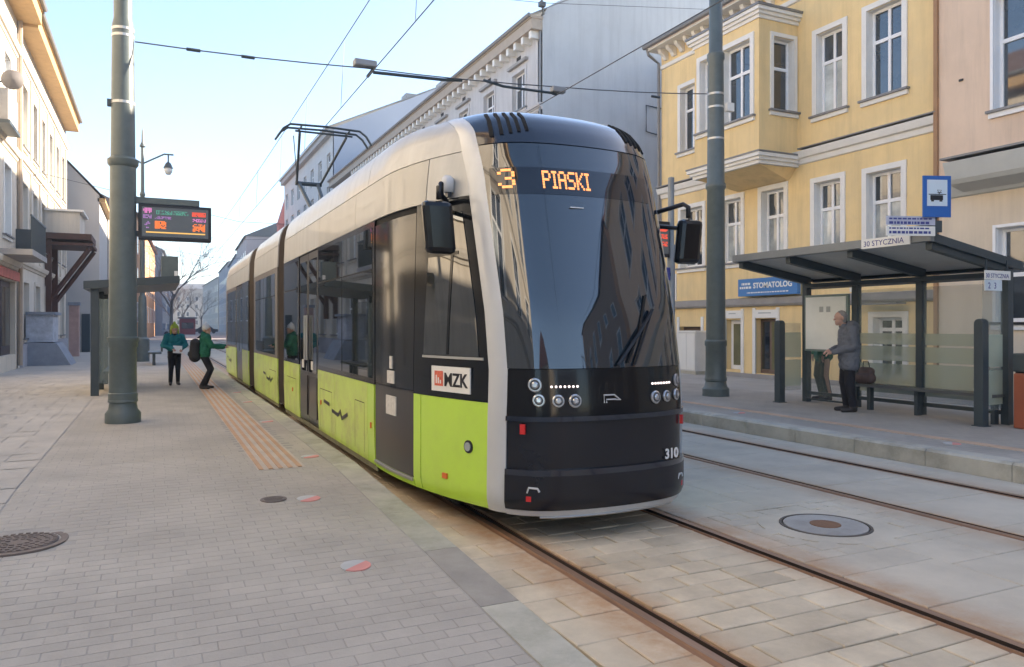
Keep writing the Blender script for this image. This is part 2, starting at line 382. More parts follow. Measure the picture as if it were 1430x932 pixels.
for k in range(5): m.box(.93-.075, .93+.075, 6.78-.07+k*.032, 6.78-.07+k*.032+.016, zp(6.78), zp(6.78)+.005)
m.build('grate', M_iron, t)

# right platform -------------------------------------------------------------
pr_ = tag(MB().box(8.45, 15.2, -8, 90, -.1, .193).build('right_platform', M_joint), kind='structure')
y = -1.0; 
while y < 34:
    m = MB(); x0, x1 = 8.2, 8.46; ya, yb = y+.004, y+.996; vs = []
    for yy in (ya, yb): vs += [(x1, yy, .1), (x1, yy, .201), (x0+.03, yy, .201), (x0, yy, .175), (x0, yy, -.05)]
    m.add(vs, [(0, 1, 6, 5), (1, 2, 7, 6), (2, 3, 8, 7), (3, 4, 9, 8), (0, 1, 2, 3, 4), (5, 6, 7, 8, 9)])
    m.build('kerb_stone', M_kerbR, pr_); y += 1
MB().box(8.2, 8.46, 34, 90, -.05, .2).build('kerb_stones', M_kerbR, pr_)
far = MB()
for c in rows(8.46, 9.05, 1, 26, .10, .20, .03)+rows(9.25, 12.2, 1, 24, .10, .20, .03):
    vs, fs = slab('', *c, None, None, ztop=.2, th=.012, gap=.0024, tilt=.0008, c=.003); far.add(vs[8:], [(0, 1, 2, 3)])
tag(far.build('paving_blocks', M_paver, pr_), kind='stuff')
for k in range(66):
    MB().box(9.06, 9.24, 1+k*.3+.003, 1+k*.3+.297, .19, .204).build('tactile_tile', mat('tactile_pale_orange', (.56, .40, .28), .85, var=.15, rnd=.1), pr_)
tag(MB().box(12.2, 15.2, 1, 90, .19, .2005).build('pavement_strip', M_walk, pr_), kind='stuff')
# ------------------------------------------------------------------ tram
CX, NY, TL = 3.26, 5.03, 22.3            # centre line, nose, length
S0 = [(.2, .0), (.3, -.06), (.6, -.06), (.9, -.06), (1.0, -.06), (1.3, -.03), (1.75, .05), (2.9, .36), (3.14, .45), (3.27, .52), (3.38, .62), (3.46, .76), (3.52, .93), (3.565, 1.15), (3.60, 1.5), (3.622, 1.9), (3.63, 2.4)]
UCT = [(.2, .81), (.3, .83), (.95, .825), (1.3, .81), (1.75, .81), (2.9, .83), (3.3, .855), (3.4, .88), (3.63, .92)]
G = [(.2, .985), (.32, 1), (2.75, 1), (3.12, .988), (3.3, .96), (3.40, .93), (3.48, .885), (3.54, .81), (3.58, .70), (3.61, .52), (3.625, .26), (3.63, .02)]
def lerp(T, x):
    if x <= T[0][0]: return T[0][1]
    for (a, b), (c, d) in zip(T, T[1:]):
        if x <= c: return b+(d-b)*(x-a)/(c-a)
    return T[-1][1]
def g_(z): return lerp(G, z)
def bz(z): return max(0., min(1., (2.4-lerp(S0, z))/1.4))
HW, TAP = 1.225, 2.4
def UC(z): return lerp(UCT, z)
def UBz(z): return min(HW, UC(z)+.08)
def bulge(u): return .20*u*u+.13*(abs(u)/.8)**6
def front(z, u): return (u*g_(z), lerp(S0, z)+bulge(u)*bz(z))
def band(z, p):
    k = UC(z); P0 = (k, bulge(k)); P1 = (k+.065, bulge(k)+.055); P2 = (UBz(z), bulge(k)+.17)
    a, b, c = (1-p)**2, 2*p*(1-p), p*p
    return ((a*P0[0]+b*P1[0]+c*P2[0])*g_(z), lerp(S0, z)+(a*P0[1]+b*P1[1]+c*P2[1])*bz(z))
def scz0(z): return lerp(S0, z)+(bulge(UC(z))+.17)*bz(z)
def side(z, s):
    sc = scz0(z); UB = UBz(z)
    if s >= TAP: return (HW*g_(z), s)
    t = max(0, min(1, (s-sc)/max(.01, TAP-sc)))
    return ((UB+(HW-UB)*(1-(1-t)**2.2))*g_(z), max(s, sc))
def rear(s): return s > TL-TAP
def world(sg, us, z):
    return Vector((CX+sg*us[0], NY+us[1], z))
def wside(sg, z, s):
    if s > TL-TAP:
        u, s2 = side(z, TL-s); return Vector((CX+sg*u, NY+TL-s2, z))
    return world(sg, side(z, s), z)
def patch(name, fn, ps, zs, mt, parent, off=0., smooth=True, th=0.):
    """grid surface fn(z,p)->world ; ps may be a function of z (list of p) ; off pushes it out along its normal"""
    rowsv = []
    for z in zs:
        pl = ps(z) if callable(ps) else ps
        rowsv.append([fn(z, p) for p in pl])
    nr, nc = len(rowsv), len(rowsv[0])
    ctr = Vector((CX, NY+TL/2, 1.7))
    def normal(i, j):
        a = rowsv[min(i+1, nr-1)][j]-rowsv[max(i-1, 0)][j]; b = rowsv[i][min(j+1, nc-1)]-rowsv[i][max(j-1, 0)]
        n = a.cross(b)
        if n.length < 1e-9: return Vector((0, 0, 1))
        n.normalize(); out = rowsv[i][j]-ctr; out.y *= .3 if abs(out.y) < 9 else 1.
        return n if n.dot(out) > 0 else -n
    m = MB(); ns = [[normal(i, j) for j in range(nc)] for i in range(nr)]
    vs = [rowsv[i][j]+ns[i][j]*off for i in range(nr) for j in range(nc)]
    fs = [(i*nc+j, i*nc+j+1, (i+1)*nc+j+1, (i+1)*nc+j) for i in range(nr-1) for j in range(nc-1)]
    m.add(vs, fs)
    if th:
        b = len(m.v); m.v += [tuple(rowsv[i][j]+ns[i][j]*(off-th)) for i in range(nr) for j in range(nc)]
        rim = [j for j in range(nc)]+[i*nc+nc-1 for i in range(1, nr)]+[(nr-1)*nc+j for j in range(nc-2, -1, -1)]+[i*nc for i in range(nr-2, 0, -1)]
        for k in range(len(rim)):
            a, c = rim[k], rim[(k+1) % len(rim)]; m.f.append((a, c, b+c, b+a)); m.m.append(0)
    return m.build(name, mt, parent, smooth='auto' if (smooth and th) else smooth)

T_green = mat('lime_green_paint', (.52, .78, .07), .28, var=.06, scale=1.2, coat=.5, dirt=(.40, .52, .10), dirt_s=1.1, dirt_a=.4)
T_green2 = mat('dusty_lime_paint', (.55, .72, .13), .35, var=.12, scale=2.2, coat=.3, dirt=(.36, .31, .17), dirt_s=2.3, dirt_a=.85)
T_black = mat('gloss_black', (.006, .007, .009), .14, spec=.35, var=0, coat=.15)
T_bump = mat('bumper_black', (.011, .012, .017), .24, var=.1)
T_hood = mat('gloss_blue_black', (.012, .018, .032), .16, var=0, coat=.8)
T_silver = mat('silver_paint', (.56, .57, .575), .38, metal=.08, var=.05, coat=.4)
T_beige = mat('champagne_paint', (.45, .45, .435), .40, metal=.08, var=.14, scale=2.6, coat=.22, stretch=(1, 2.2, .5))
T_panel = mat('roof_panel_grey', (.40, .39, .36), .38, metal=.1, var=.10, scale=2, coat=.2)
T_brown = mat('dusty_bronze_panel', (.17, .15, .125), .4, metal=.2, var=.2, scale=3, coat=.2)
T_glass = mat('tram_side_glass', (.012, .016, .018), .02, spec=.9, var=0, ior=1.75)
T_wind = mat('windscreen_glass', (.012, .02, .028), .035, spec=.8, var=0, ior=1.72)
T_shell = mat('seam_black', (.008, .008, .008), .9, var=0)
T_door = mat('door_grey', (.024, .022, .022), .3, var=.15, scale=2, coat=.3, dirt=(.07, .045, .035), dirt_s=1.5, dirt_a=.5)
T_bell = mat('bellows_rubber', (.055, .042, .032), .85, var=.25, scale=6)
T_lens = mat('lamp_lens', (.45, .46, .48), .12, metal=.6, var=0, coat=1)
T_lring = mat('lamp_ring', (.035, .036, .04), .3, var=0)
T_led = mat('white_led', (1, .9, .85), .4, var=0, emit=(1, .8, .75), es=.5)
T_amber = mat('amber_led', (1, .4, .1), .4, var=0, emit=(1, .30, .10), es=.42)
T_ref = mat('red_reflector', (.62, .02, .02), .25, var=0, coat=.6)
T_sign = mat('sign_white', (.80, .79, .74), .4, var=.03)
T_sticker = mat('sticker_grey', (.62, .60, .56), .5, var=.2, scale=30)

tram = thing('tram', (CX, NY, 0), 'lime green and black low floor tram on line 3 standing at the platform', 'tram')
FW = lambda sg: (lambda z, p: world(sg, front(z, p), z))
SW = lambda sg: (lambda z, p: wside(sg, z, p))
BW = lambda sg: (lambda z, p: world(sg, band(z, p), z))
# inner shell seen in the joints
ZS = seq(.22, 1.0, 6)+seq(1.15, 2.7, 8)+[2.9, 3.1, 3.24, 3.34, 3.42, 3.48, 3.53, 3.56, 3.59, 3.615]
for sg in (-1, 1):
    patch('shell', SW(sg), lambda z: [max(scz0(z), scz0(z)+(TAP-scz0(z))*k/10) for k in range(11)]+[8.55], ZS, T_shell, tram, off=-.022)
    patch('shell', SW(sg), [9.32, 12.9], ZS, T_shell, tram, off=-.022)
    patch('shell', SW(sg), [14.0]+seq(TL-TAP, TL-.1, 10), ZS, T_shell, tram, off=-.022)
# front: bumper, mask, windscreen, hood (one surface each, across the full width)
VV = seq(-1, 1, 24)
FA = lambda z, p: world(1, front(z, p), z)
FN = lambda z, v: FA(z, v*UC(z))
def fpatch(name, z0, z1, nz, mt, off=0., th=.02): return patch(name, FN, VV, seq(z0, z1, nz), mt, tram, off, True, th)
patch('front_backing', FN, VV, ZS, T_shell, tram, off=-.03)
fpatch('bumper_lower', .262, .515, 5, T_bump, .022)
fpatch('bumper_panel', .506, .935, 6, T_bump, -.012)
patch('bumper_step', FN, VV, [.512, .54, .56], T_hood, tram, .020, True, .03)
patch('bumper_lip', FN, VV, [.925, .945, .962], T_hood, tram, .016, True, .02)
fpatch('light_panel', .962, 1.318, 5, T_black, -.001)
ws = fpatch('windscreen', 1.322, 3.136, 16, T_wind, .004)
patch('hood', FN, VV, [3.144, 3.17, 3.20, 3.25, 3.295, 3.34, 3.38, 3.42, 3.45, 3.48, 3.505, 3.53, 3.55, 3.57, 3.59, 3.605, 3.618, 3.63], T_hood, tram, .006, True, .02)
fpatch('bottom_trim', .212, .256, 2, T_silver, .016, .05)
MB().tube([FA(.2, u)+Vector((0, -.01, -.006)) for u in seq(-.62, .62, 10)], .012, 6).build('bottom_strip', M_band, tram)
for sg in (-1, 1):
    patch('corner_trim', BW(sg), seq(0, 1, 6), [.212, .235, .26, .3]+seq(.4, 1.3, 8)+seq(1.4, 3.1, 14)+[3.144, 3.17, 3.20, 3.25, 3.295, 3.34, 3.38, 3.42, 3.45, 3.48, 3.505, 3.53, 3.55, 3.57, 3.59, 3.605, 3.618, 3.63], T_silver, tram, .004, True, .03)
# hood vents
for sg in (-1, 1):
    for k in range(5):
        u = sg*(.50+.065*k)
        m = MB(); zz = seq(3.25-.012*k, 3.45, 6); w = .013
        fn = lambda z, p: FA(z, p)
        patch('vent_slot', fn, [u-w, u+w], zz, T_shell, tram, .016, False, .012)
# destination display (amber dots) ------------------------------------------------
F5 = {'3': '01110 10001 00001 00110 00001 10001 01110', 'P': '11110 10001 10001 11110 10000 10000 10000', 'I': '111 010 010 010 010 010 111',
      'A': '01110 10001 10001 11111 10001 10001 10001', 'S': '01111 10000 10000 01110 00001 00001 11110', 'K': '10001 10010 10100 11000 10100 10010 10001',
      '1': '00100 01100 00100 00100 00100 00100 01110', '0': '01110 10001 10001 10001 10001 10001 01110'}
def dots(mb, s, u0, z1, pitch, fn, sx=1.0):
    u = u0
    for ch in s:
        if ch == ' ': u += pitch*3; continue
        rws = F5[ch].split()
        for r_, row in enumerate(rws):
            for c, bit in enumerate(row):
                if bit == '1': fn(mb, u+c*pitch*sx, z1-r_*pitch, pitch*.43)
        u += (len(rws[0])+1)*pitch*sx
def fdot(mb, u, z, r):
    q = r*(.75 if u > -.5 else 1)
    vs = [FA(z+b, u+a) for a, b in ((-q, -r), (q, -r), (q, r), (-q, r))]; vs2 = [v+Vector((0, -.012, -.004)) for v in vs]
    mb.add([v+Vector((0, -.006, -.002)) for v in vs]+vs2, [(4, 5, 6, 7), (0, 1, 5, 4), (1, 2, 6, 5), (2, 3, 7, 6), (3, 0, 4, 7)])
dd = patch('destination_display', FA, seq(-.80, .60, 20), seq(2.70, 2.925, 3), mat('display_glass', (.010, .014, .022), .03, var=0, coat=.5), tram, .007, True, .01)
m = MB(); dots(m, '3', -.75, 2.905, .0235, fdot, .95); dots(m, 'PIASKI', -.435, 2.893, .0215, fdot, .62); tag(m.build('amber_dots', T_amber, dd), kind='stuff')
text('sticker_mark', '—', FA(2.57, -.24)+Vector((0, -.02, 0)), (1, 0, 0), (0, .35, 1), .12, M_white, ws)
# wiper
w0, w1 = FA(1.345, .0)+Vector((0, -.03, 0)), FA(1.78, .40)+Vector((0, -.035, 0))
wp = MB().tube([w0, w0*.45+w1*.55+Vector((0, -.02, 0)), w1], .014, 6).build('wiper', M_black, tram)
MB().tube([FA(1.36, .10)+Vector((0, -.02, 0)), FA(1.62, .25)+Vector((0, -.02, 0)), FA(1.9, .36)+Vector((0, -.02, 0))], .010, 6).build('wiper_blade', M_rubber, wp)
MB().tube([FA(1.34, .16)+Vector((0, -.025, 0)), w1], .010, 6).build('wiper_link', M_black, wp)
# lamps
def fframe(z, u):
    o = FA(z, u); a = (FA(z, u+.02)-FA(z, u-.02)).normalized(); b = (FA(z+.02, u)-FA(z-.02, u)).normalized(); n = a.cross(b)
    if n.y > 0: n = -n
    return o, a, b, n
def disc(name, z, u, r, mt, parent, d0=.0, d1=.02, n=20, taper=.85):
    o, a, b, nn = fframe(z, u); m = MB(); vs = []
    for rr, d in ((r, d0), (r, d1*.6), (r*taper, d1)):
        for k in range(n):
            t = 2*math.pi*k/n; vs.append(o+(a*math.cos(t)+b*math.sin(t))*rr+nn*d)
    fs = [(i*n+k, i*n+(k+1) % n, (i+1)*n+(k+1) % n, (i+1)*n+k) for i in range(2) for k in range(n)]+[tuple(2*n+k for k in range(n))]
    m.add(vs, fs); return m.build(name, mt, parent)
for sg in (-1, 1):
    for u, z, r in ((.655, 1.20, .054), (.635, 1.085, .048), (.50, 1.08, .048), (.37, 1.078, .052)):
        h = disc('headlight', z, sg*u, r, T_lens, tram, 0, .016)
        disc('lamp_ring', z, sg*u, r*.80, T_lring, h, .01, .020); disc('lens', z, sg*u, r*.62, T_lens, h, .01, .026, taper=.5)
    for k in range(7): 
        disc('running_light', 1.187, sg*(.345+.033*k), .0095, T_led, tram, 0, .008, 8)
    for z, u, w, h in ((.868, .735, .02, .038), (.345, .70, .02, .02)):
        o, a, b, nn = fframe(z, sg*u)
        MB().box(-w, w, -h, h, -.005, .022, fn=lambda x, y, d: o+a*x+b*y+nn*d).build('reflector', T_ref, tram)
    o, a, b, nn = fframe(.41, sg*.67)
    MB().tube([o+a*-.05+b*-.02+nn*.012, o+a*-.035+b*.02+nn*.02, o+a*.03+b*.015+nn*.02, o+a*.045+b*-.01+nn*.02], .009, 6).build('tow_hook', T_silver, tram)
# emblem: outline of a tram side, and the fleet number
o, a, b, nn = fframe(1.085, -.06)
E_ = [(-.07, -.03), (-.07, .03), (.02, .03), (.075, -.012), (.03, -.005), (-.05, -.004), (-.05, -.03)]
MB().tube([o+a*p+b*q+nn*.008 for p, q in E_], .006, 5).build('emblem', T_silver, tram)
o, a, b, nn = fframe(.575, .47)
text('fleet_number', '310', o+nn*.006, a, b, .112, M_white, tram, .002, bold=.003)
# side panels -----------------------------------------------------------------
def sp(name, sg, s0, s1, z0, z1, mt, parent=None, off=.0, th=.02, ns=None, nz=2):
    """panel on the flank between s0 and s1 (numbers, or functions of z)"""
    n = ns or max(1, int(abs((s1(z0) if callable(s1) else s1)-(s0(z0) if callable(s0) else s0))/.25) if (not callable(s0) and s0 < TAP) or callable(s0) or (not callable(s1) and s1 > TL-TAP) else 1)
    def ps(z):
        a = s0(z) if callable(s0) else s0; b = s1(z) if callable(s1) else s1
        return seq(a, b, n)
    zs = seq(z0, z1, nz) if not isinstance(z0, list) else z0
    return patch(name, SW(sg), ps, zs, mt, parent or tram, off, True, th)
ZU = [2.726, 2.9, 3.1, 3.112]; ZU2 = [3.12, 3.2, 3.3, 3.36, 3.41, 3.45, 3.48, 3.51, 3.54, 3.57, 3.59, 3.608, 3.62]
scz = lambda z: scz0(z)+.002
BELT, TOPW, SK = 1.05, 2.72, .22
for sg in (-1, 1):
    # --- first body section
    sp('side_panel', sg, scz, 1.325, .215, BELT-.004, T_green, ns=10, nz=10)
    sp('side_panel', sg, 1.337, 1.47, .215, BELT-.004, T_green, ns=2, nz=8)
    sp('side_panel', sg, 1.48, 2.57, .215, .285, T_green, ns=8)
    sp('side_panel', sg, 2.60, 2.86, .225, BELT-.004, T_green, ns=2)
    sp('side_panel', sg, 2.87, 4.45, .225, BELT-.004, T_green2, ns=1)
    sp('side_panel', sg, 4.46, 5.54, .225, BELT-.004, T_green2, ns=1)
    sp('side_panel', sg, 7.03, 8.55, .225, BELT-.004, T_green2, ns=1)
    for a, b in ((2.57, 8.55), (9.32, 12.9), (14.0, 19.7)): sp('skirt_edge', sg, a, b, .16, .218, mat('skirt_dirty', (.20, .19, .12), .8, var=.3, scale=5), ns=1, off=-.012)
    # cab area
    sp('cab_panel', sg, scz, 1.47, BELT, 2.72, T_black, ns=10, nz=12)
    d = sp('door', sg, 1.49, 2.56, .295, 1.06, T_door, ns=6, off=-.008)
    sp('door_glass', sg, 1.49, 2.56, 1.066, 2.66, T_black, d, -.006, ns=6, nz=4)
    sp('notice', sg, 1.93, 2.12, 1.10, 1.22, T_sticker, d, .003, .01, ns=2); sp('notice', sg, 1.98, 2.05, 1.24, 1.36, T_sticker, d, .003, .01, ns=2); sp('notice', sg, 1.88, 2.16, .80, .98, T_sticker, d, .001, .01, ns=2)
    sp('door_sill', sg, 1.49, 2.56, .262, .288, M_band, tram, .012, ns=6)
    cw = sp('cab_window', sg, lambda z: scz0(z)+.10, lambda z: 1.29-(z-1.4)*.05, 1.40, 2.60, T_glass, off=.006, th=.02, ns=6, nz=8)
    sp('window_trim', sg, lambda z: scz0(z)+.05, 1.30, 1.375, 1.396, M_band, cw, .010, ns=6)
    sp('window_bar', sg, .90, .93, 1.41, 2.24, T_black, cw, .010, .01, ns=1, nz=4); sp('window_bar', sg, .84, 1.25, 2.24, 2.27, T_black, cw, .010, .01, ns=3)
    # window band
    sp('window_band', sg, 2.575, 5.54, BELT, TOPW, T_black, ns=1); sp('window_band', sg, 7.03, 8.55, BELT, TOPW, T_black, ns=1)
    for a, b in ((2.66, 4.02), (4.06, 5.46), (7.12, 8.46)): 
        wn = sp('window', sg, a, b, 1.11, 2.66, T_glass, off=.004, ns=1)
        sp('window_seal', sg, a+.03, b-.03, 2.22, 2.235, M_rubber, wn, .008, .01, ns=1)
    for a, b in ((5.57, 6.275), (6.295, 7.0)):
        d = sp('door', sg, a, b, .24, TOPW-.02, T_door, ns=1, off=-.01)
        sp('door_glass', sg, a+.07, b-.07, .98, 2.60, T_glass, d, -.004, ns=1); sp('kick_panel', sg, a+.07, b-.07, .34, .92, T_door, d, -.004, ns=1)
        sp('notice', sg, a+.32, a+.46, 1.02, 1.14, T_sticker, d, .002, .01, ns=1)
        MB().tube([wside(sg, z, (6.2 if a < 6 else 6.37))+Vector((sg*.03, 0, 0)) for z in (1.15, 1.8)], .016, 8).build('handle', M_band, d)
    # upper panels
    sp('upper_panel', sg, lambda z: scz(z), 1.325, ZU, None, T_beige, ns=10)
    sp('upper_panel', sg, 1.337, 3.4, ZU, None, T_panel, ns=8)
    sp('upper_panel', sg, 3.41, 5.5, ZU, None, T_panel, ns=1); sp('upper_panel', sg, 5.51, 8.55, ZU, None, T_beige, ns=1)
    sp('roof_fairing', sg, lambda z: scz(z), 2.9, ZU2, None, T_beige, ns=12)
    sp('roof_fairing', sg, 2.91, 8.55, ZU2, None, T_beige, ns=1)
    # --- second section
    sp('side_panel', sg, 9.32, 12.9, .225, BELT-.004, T_green2, ns=1)
    sp('window_band', sg, 9.32, 12.9, BELT, TOPW, T_brown, ns=1)
    for a, b in ((9.62, 11.2), (11.24, 12.6)): 
        wn = sp('window', sg, a, b, 1.11, 2.62, T_glass, off=.004, ns=1); sp('window_seal', sg, a+.03, b-.03, 2.2, 2.215, M_rubber, wn, .008, .01, ns=1)
    sp('upper_panel', sg, 9.32, 12.9, ZU, None, T_beige, ns=1); sp('roof_fairing', sg, 9.32, 12.9, ZU2, None, T_beige, ns=1)
    # --- third section
    sp('side_panel', sg, 14.0, 15.4, .225, BELT-.004, T_green2, ns=1); sp('side_panel', sg, 16.95, 18.4, .225, BELT-.004, T_green2, ns=1)
    sp('side_panel', sg, 18.41, lambda z: TL-scz(z), .225, BELT-.004, T_green2, ns=14)
    sp('window_band', sg, 14.0, 15.4, BELT, TOPW, T_black, ns=1); sp('window_band', sg, 16.95, lambda z: TL-scz(z), BELT, TOPW, T_brown, ns=16, nz=6)
    for a, b in ((14.1, 15.3), (17.05, 18.4), (18.45, 19.7)): sp('window', sg, a, b, 1.11, 2.62, T_glass, off=.004, ns=1)
    for a, b in ((15.43, 16.16), (16.18, 16.92)):
        d = sp('door', sg, a, b, .24, TOPW-.02, T_door, ns=1, off=-.01); sp('door_glass', sg, a+.07, b-.07, .98, 2.60, T_glass, d, -.004, ns=1)
    sp('upper_panel', sg, 14.0, lambda z: TL-scz(z), ZU, None, T_beige, ns=18); sp('roof_fairing', sg, 14.0, lambda z: TL-scz(z), ZU2, None, T_beige, ns=18)
    # bellows: folded rubber
    for a, b in ((8.56, 9.31), (12.91, 13.99)):
        n = 8; pl = []
        fold = lambda z, p: wside(sg, z, a+(b-a)*p/(2*n))+Vector((-sg*(.02 if p % 2 == 0 else .075), 0, 0))
        patch('bellows', fold, list(range(2*n+1)), [.25, 1.0, 2.0, 2.72, 3.1, 3.3, 3.4, 3.47, 3.52, 3.56, 3.6, 3.62], T_bell, tram, 0, False)
        MB().box(CX+sg*1.05, CX+sg*1.172, NY+a-.02, NY+a+.10, .22, 2.9).build('frame_post', T_silver, tram)
        MB().box(CX+sg*1.05, CX+sg*1.172, NY+b-.06, NY+b+.02, .22, 2.9).build('frame_post', T_silver, tram)
    # dark graphic on the green panels: dash, bar and zigzag
    for s_, z_ in ((3.75, .56), (9.9, .60), (18.3, .62)):
        P3 = lambda s, z, e=.003: wside(sg, z, s)+Vector((sg*e, 0, 0))
        m = MB()
        for pts in ([(1.35, .10), (1.0, .08)], [(.86, .02), (.50, .0)], [(.50, .0), (.38, .06), (.30, -.02), (.0, .06)]):
            for (a, za), (b, zb) in zip(pts, pts[1:]):
                m.add([P3(s_+a, z_+za-.022), P3(s_+b, z_+zb-.022), P3(s_+b, z_+zb+.022), P3(s_+a, z_+za+.022)]+[P3(s_+a, z_+za-.022, .006), P3(s_+b, z_+zb-.022, .006), P3(s_+b, z_+zb+.022, .006), P3(s_+a, z_+za+.022, .006)], [(4, 5, 6, 7), (0, 1, 5, 4), (2, 3, 7, 6)])
        m.build('side_graphic', M_black, tram)
    # service hatch seams
    for s_, w_, z0, z1 in ((2.98, .42, .30, .82), (4.62, .75, .30, .80), (7.3, .9, .3, .8), (9.5, .9, .3, .8)):
        m = MB()
        for a, b, c, d_ in ((s_, s_+.008, z0, z1), (s_+w_, s_+w_+.008, z0, z1), (s_, s_+w_, z1, z1+.008)):
            m.add([wside(sg, c, a)+Vector((sg*.0015, 0, 0)), wside(sg, c, b)+Vector((sg*.0015, 0, 0)), wside(sg, d_, b)+Vector((sg*.0015, 0, 0)), wside(sg, d_, a)+Vector((sg*.0015, 0, 0))], [(0, 1, 2, 3)])
        m.build('hatch_seam', T_shell, tram)
    for s_ in (2.7, 5.3, 7.6):
        o = wside(sg, .62, s_); MB().box(-.012, .012, -.03, .03, 0, .012, fn=lambda x, y, d: o+Vector((sg*d, x, y))).build('reflector', mat('orange_reflector', (.7, .16, .03), .3, var=0), tram)
# fuel-cap like socket, orange tag and operator plate on the left cab flank
def sframe(sg, z, s):
    o = wside(sg, z, s); a = (wside(sg, z, s-.03)-wside(sg, z, s+.03)).normalized(); b = Vector((0, 0, 1)); n = a.cross(b)
    if n.x*sg < 0: n = -n
    return o, a, b, n
for sg in (-1, 1):
    o, a, b, nn = sframe(sg, .68, .62); n = 18
    def ring(name, r, d0, d1, mt, par):
        m = MB(); vs = [o+(a*math.cos(2*math.pi*k/n)+b*math.sin(2*math.pi*k/n))*r+nn*d for d in (d0, d1) for k in range(n)]
        m.add(vs, [(k, (k+1) % n, n+(k+1) % n, n+k) for k in range(n)]+[tuple(n+k for k in range(n))]); return m.build(name, mt, par)
    rg = ring('side_lamp', .052, 0, .010, M_black, tram); ring('lens', .036, .008, .018, mat('grey_lens', (.35, .38, .38), .25, var=0), rg)
    o, a, b, nn = sframe(sg, .40, .93)
    MB().box(-.035, .035, -.022, .022, 0, .012, fn=lambda x, y, d: o+a*x+b*y+nn*d).build('reflector', mat('orange_reflector', (.7, .16, .03), .3, var=0), tram)
    o, a, b, nn = sframe(sg, 1.205, .86)
    if sg > 0: a = -a
    pl = MB().box(-.27, .27, -.105, .105, 0, .012, fn=lambda x, y, d: o+a*x+b*y+nn*d).build('operator_plate', T_sign, tram)
    em = MB().box(-.22, -.10, -.06, .065, .012, .016, fn=lambda x, y, d: o+a*x+b*y+nn*d)
    em.build('plate_emblem', mat('emblem_red', (.66, .14, .08), .5, var=.3, scale=40), pl)
    for k in range(3):
        MB().box(-.20+k*.03, -.185+k*.03, -.04, .03-.02*k, .016, .018, fn=lambda x, y, d: o+a*x+b*y+nn*d).build('emblem_bar', T_sign, pl)
    text('plate_text', 'MZK', o+a*-.085+b*-.055+nn*.014, a, b, .155, M_black, pl, .002, bold=.003)
    # mirrors
    mb_ = [(wside(sg, 2.66, .98))]
    ex = 1.19 if sg > 0 else 1.24
    top = Vector((CX+sg*ex, NY+.60, 2.74)); root_ = wside(sg, 2.68, 1.02)
    mi = MB().tube([root_, root_+Vector((sg*.10, -.10, .06)), top+Vector((-sg*.03, .03, .03)), top, top+Vector((0, 0, -.10))], .022, 8).build('mirror_arm', M_black, tram, smooth=True)
    cx_, cy_, cz_ = CX+sg*ex, NY+.60, 2.42
    vs = MB(); ww = .125; hh = .205
    def mfn(x, y, z):
        tx = x*(1+.10*z/hh*-.0); return Vector((cx_+tx+.02*sg*(z/hh), cy_+y-.02*z, cz_+z))
    mh = MB().box(-ww, ww, -.055, .06, -hh, hh, fn=mfn).build('mirror', T_black, mi, bevel=.045)
    MB().box(-ww+.03, ww-.03, .06, .064, -hh+.03, hh-.03, fn=mfn).build('mirror_glass', T_glass, mi)
    MB().tube([wside(sg, 2.60, .95), Vector((cx_-sg*.08, cy_, cz_+.12))], .02, 8).build('mirror_strut', M_black, mi)
    # small dome beacon over the mirror arm
    o = wside(sg, 2.84, .98)
    MB().lathe([(.052, -.07), (.055, .02), (.05, .05), (.03, .07), (.001, .075)], (o.x+sg*.05, o.y, o.z), 16).build('camera_dome', mat('pale_dome', (.6, .62, .64), .25, var=0), tram, smooth=True)
    MB().box(o.x-.03, o.x+sg*.07+.01, o.y-.035, o.y+.035, o.z-.11, o.z-.065).build('dome_bracket', M_black, tram)
# faint graffiti-like smudge on the roof fairing near the cab
# roof deck and equipment
for a, b in ((2.4, 8.55), (9.32, 12.9), (14.0, TL-2.4)):
    MB().box(CX-.72, CX+.72, NY+a, NY+b, 3.42, 3.56).build('roof_deck', mat('roof_grey', (.42, .43, .42), .6), tram)
for a, b, h in ((6.6, 8.3, 3.66), (9.6, 11.2, 3.62), (15, 17, 3.64)):
    MB().box(CX-.55, CX+.55, NY+a, NY+b, 3.561, h+.03).build('roof_box', mat('roof_grey', (.42, .43, .42), .6), tram, bevel=.03)
for a, b in ((8.5, 9.4), (12.85, 14.05)): MB().box(CX-.95, CX+.95, NY+a, NY+b, .35, 3.38).build('gangway', T_shell, tram)
# rear face
RA = lambda z, p: (lambda us: Vector((CX+us[0], NY+TL-us[1], z)))(front(z, p))
RA0 = RA; RA = lambda z, v: RA0(z, v*UC(z))
patch('rear_panel', RA, VV, seq(.22, 1.3, 5), T_black, tram, .0, True, .02); patch('rear_window', RA, VV, seq(1.31, 3.2, 8), T_wind, tram, .002, True, .02)
patch('rear_hood', RA, VV, [3.21, 3.3, 3.38, 3.42, 3.48, 3.53, 3.56, 3.6, 3.63], T_hood, tram, 0, True, .02)
for sg in (-1, 1): patch('corner_trim', lambda z, p: (lambda us: Vector((CX+sg*us[0], NY+TL-us[1], z)))(band(z, p)), seq(0, 1, 5), [.22, .3, .6, 1.3, 2.2, 3.2, 3.34, 3.42, 3.48, 3.53, 3.56, 3.6, 3.63], T_silver, tram, .002, True, .02)
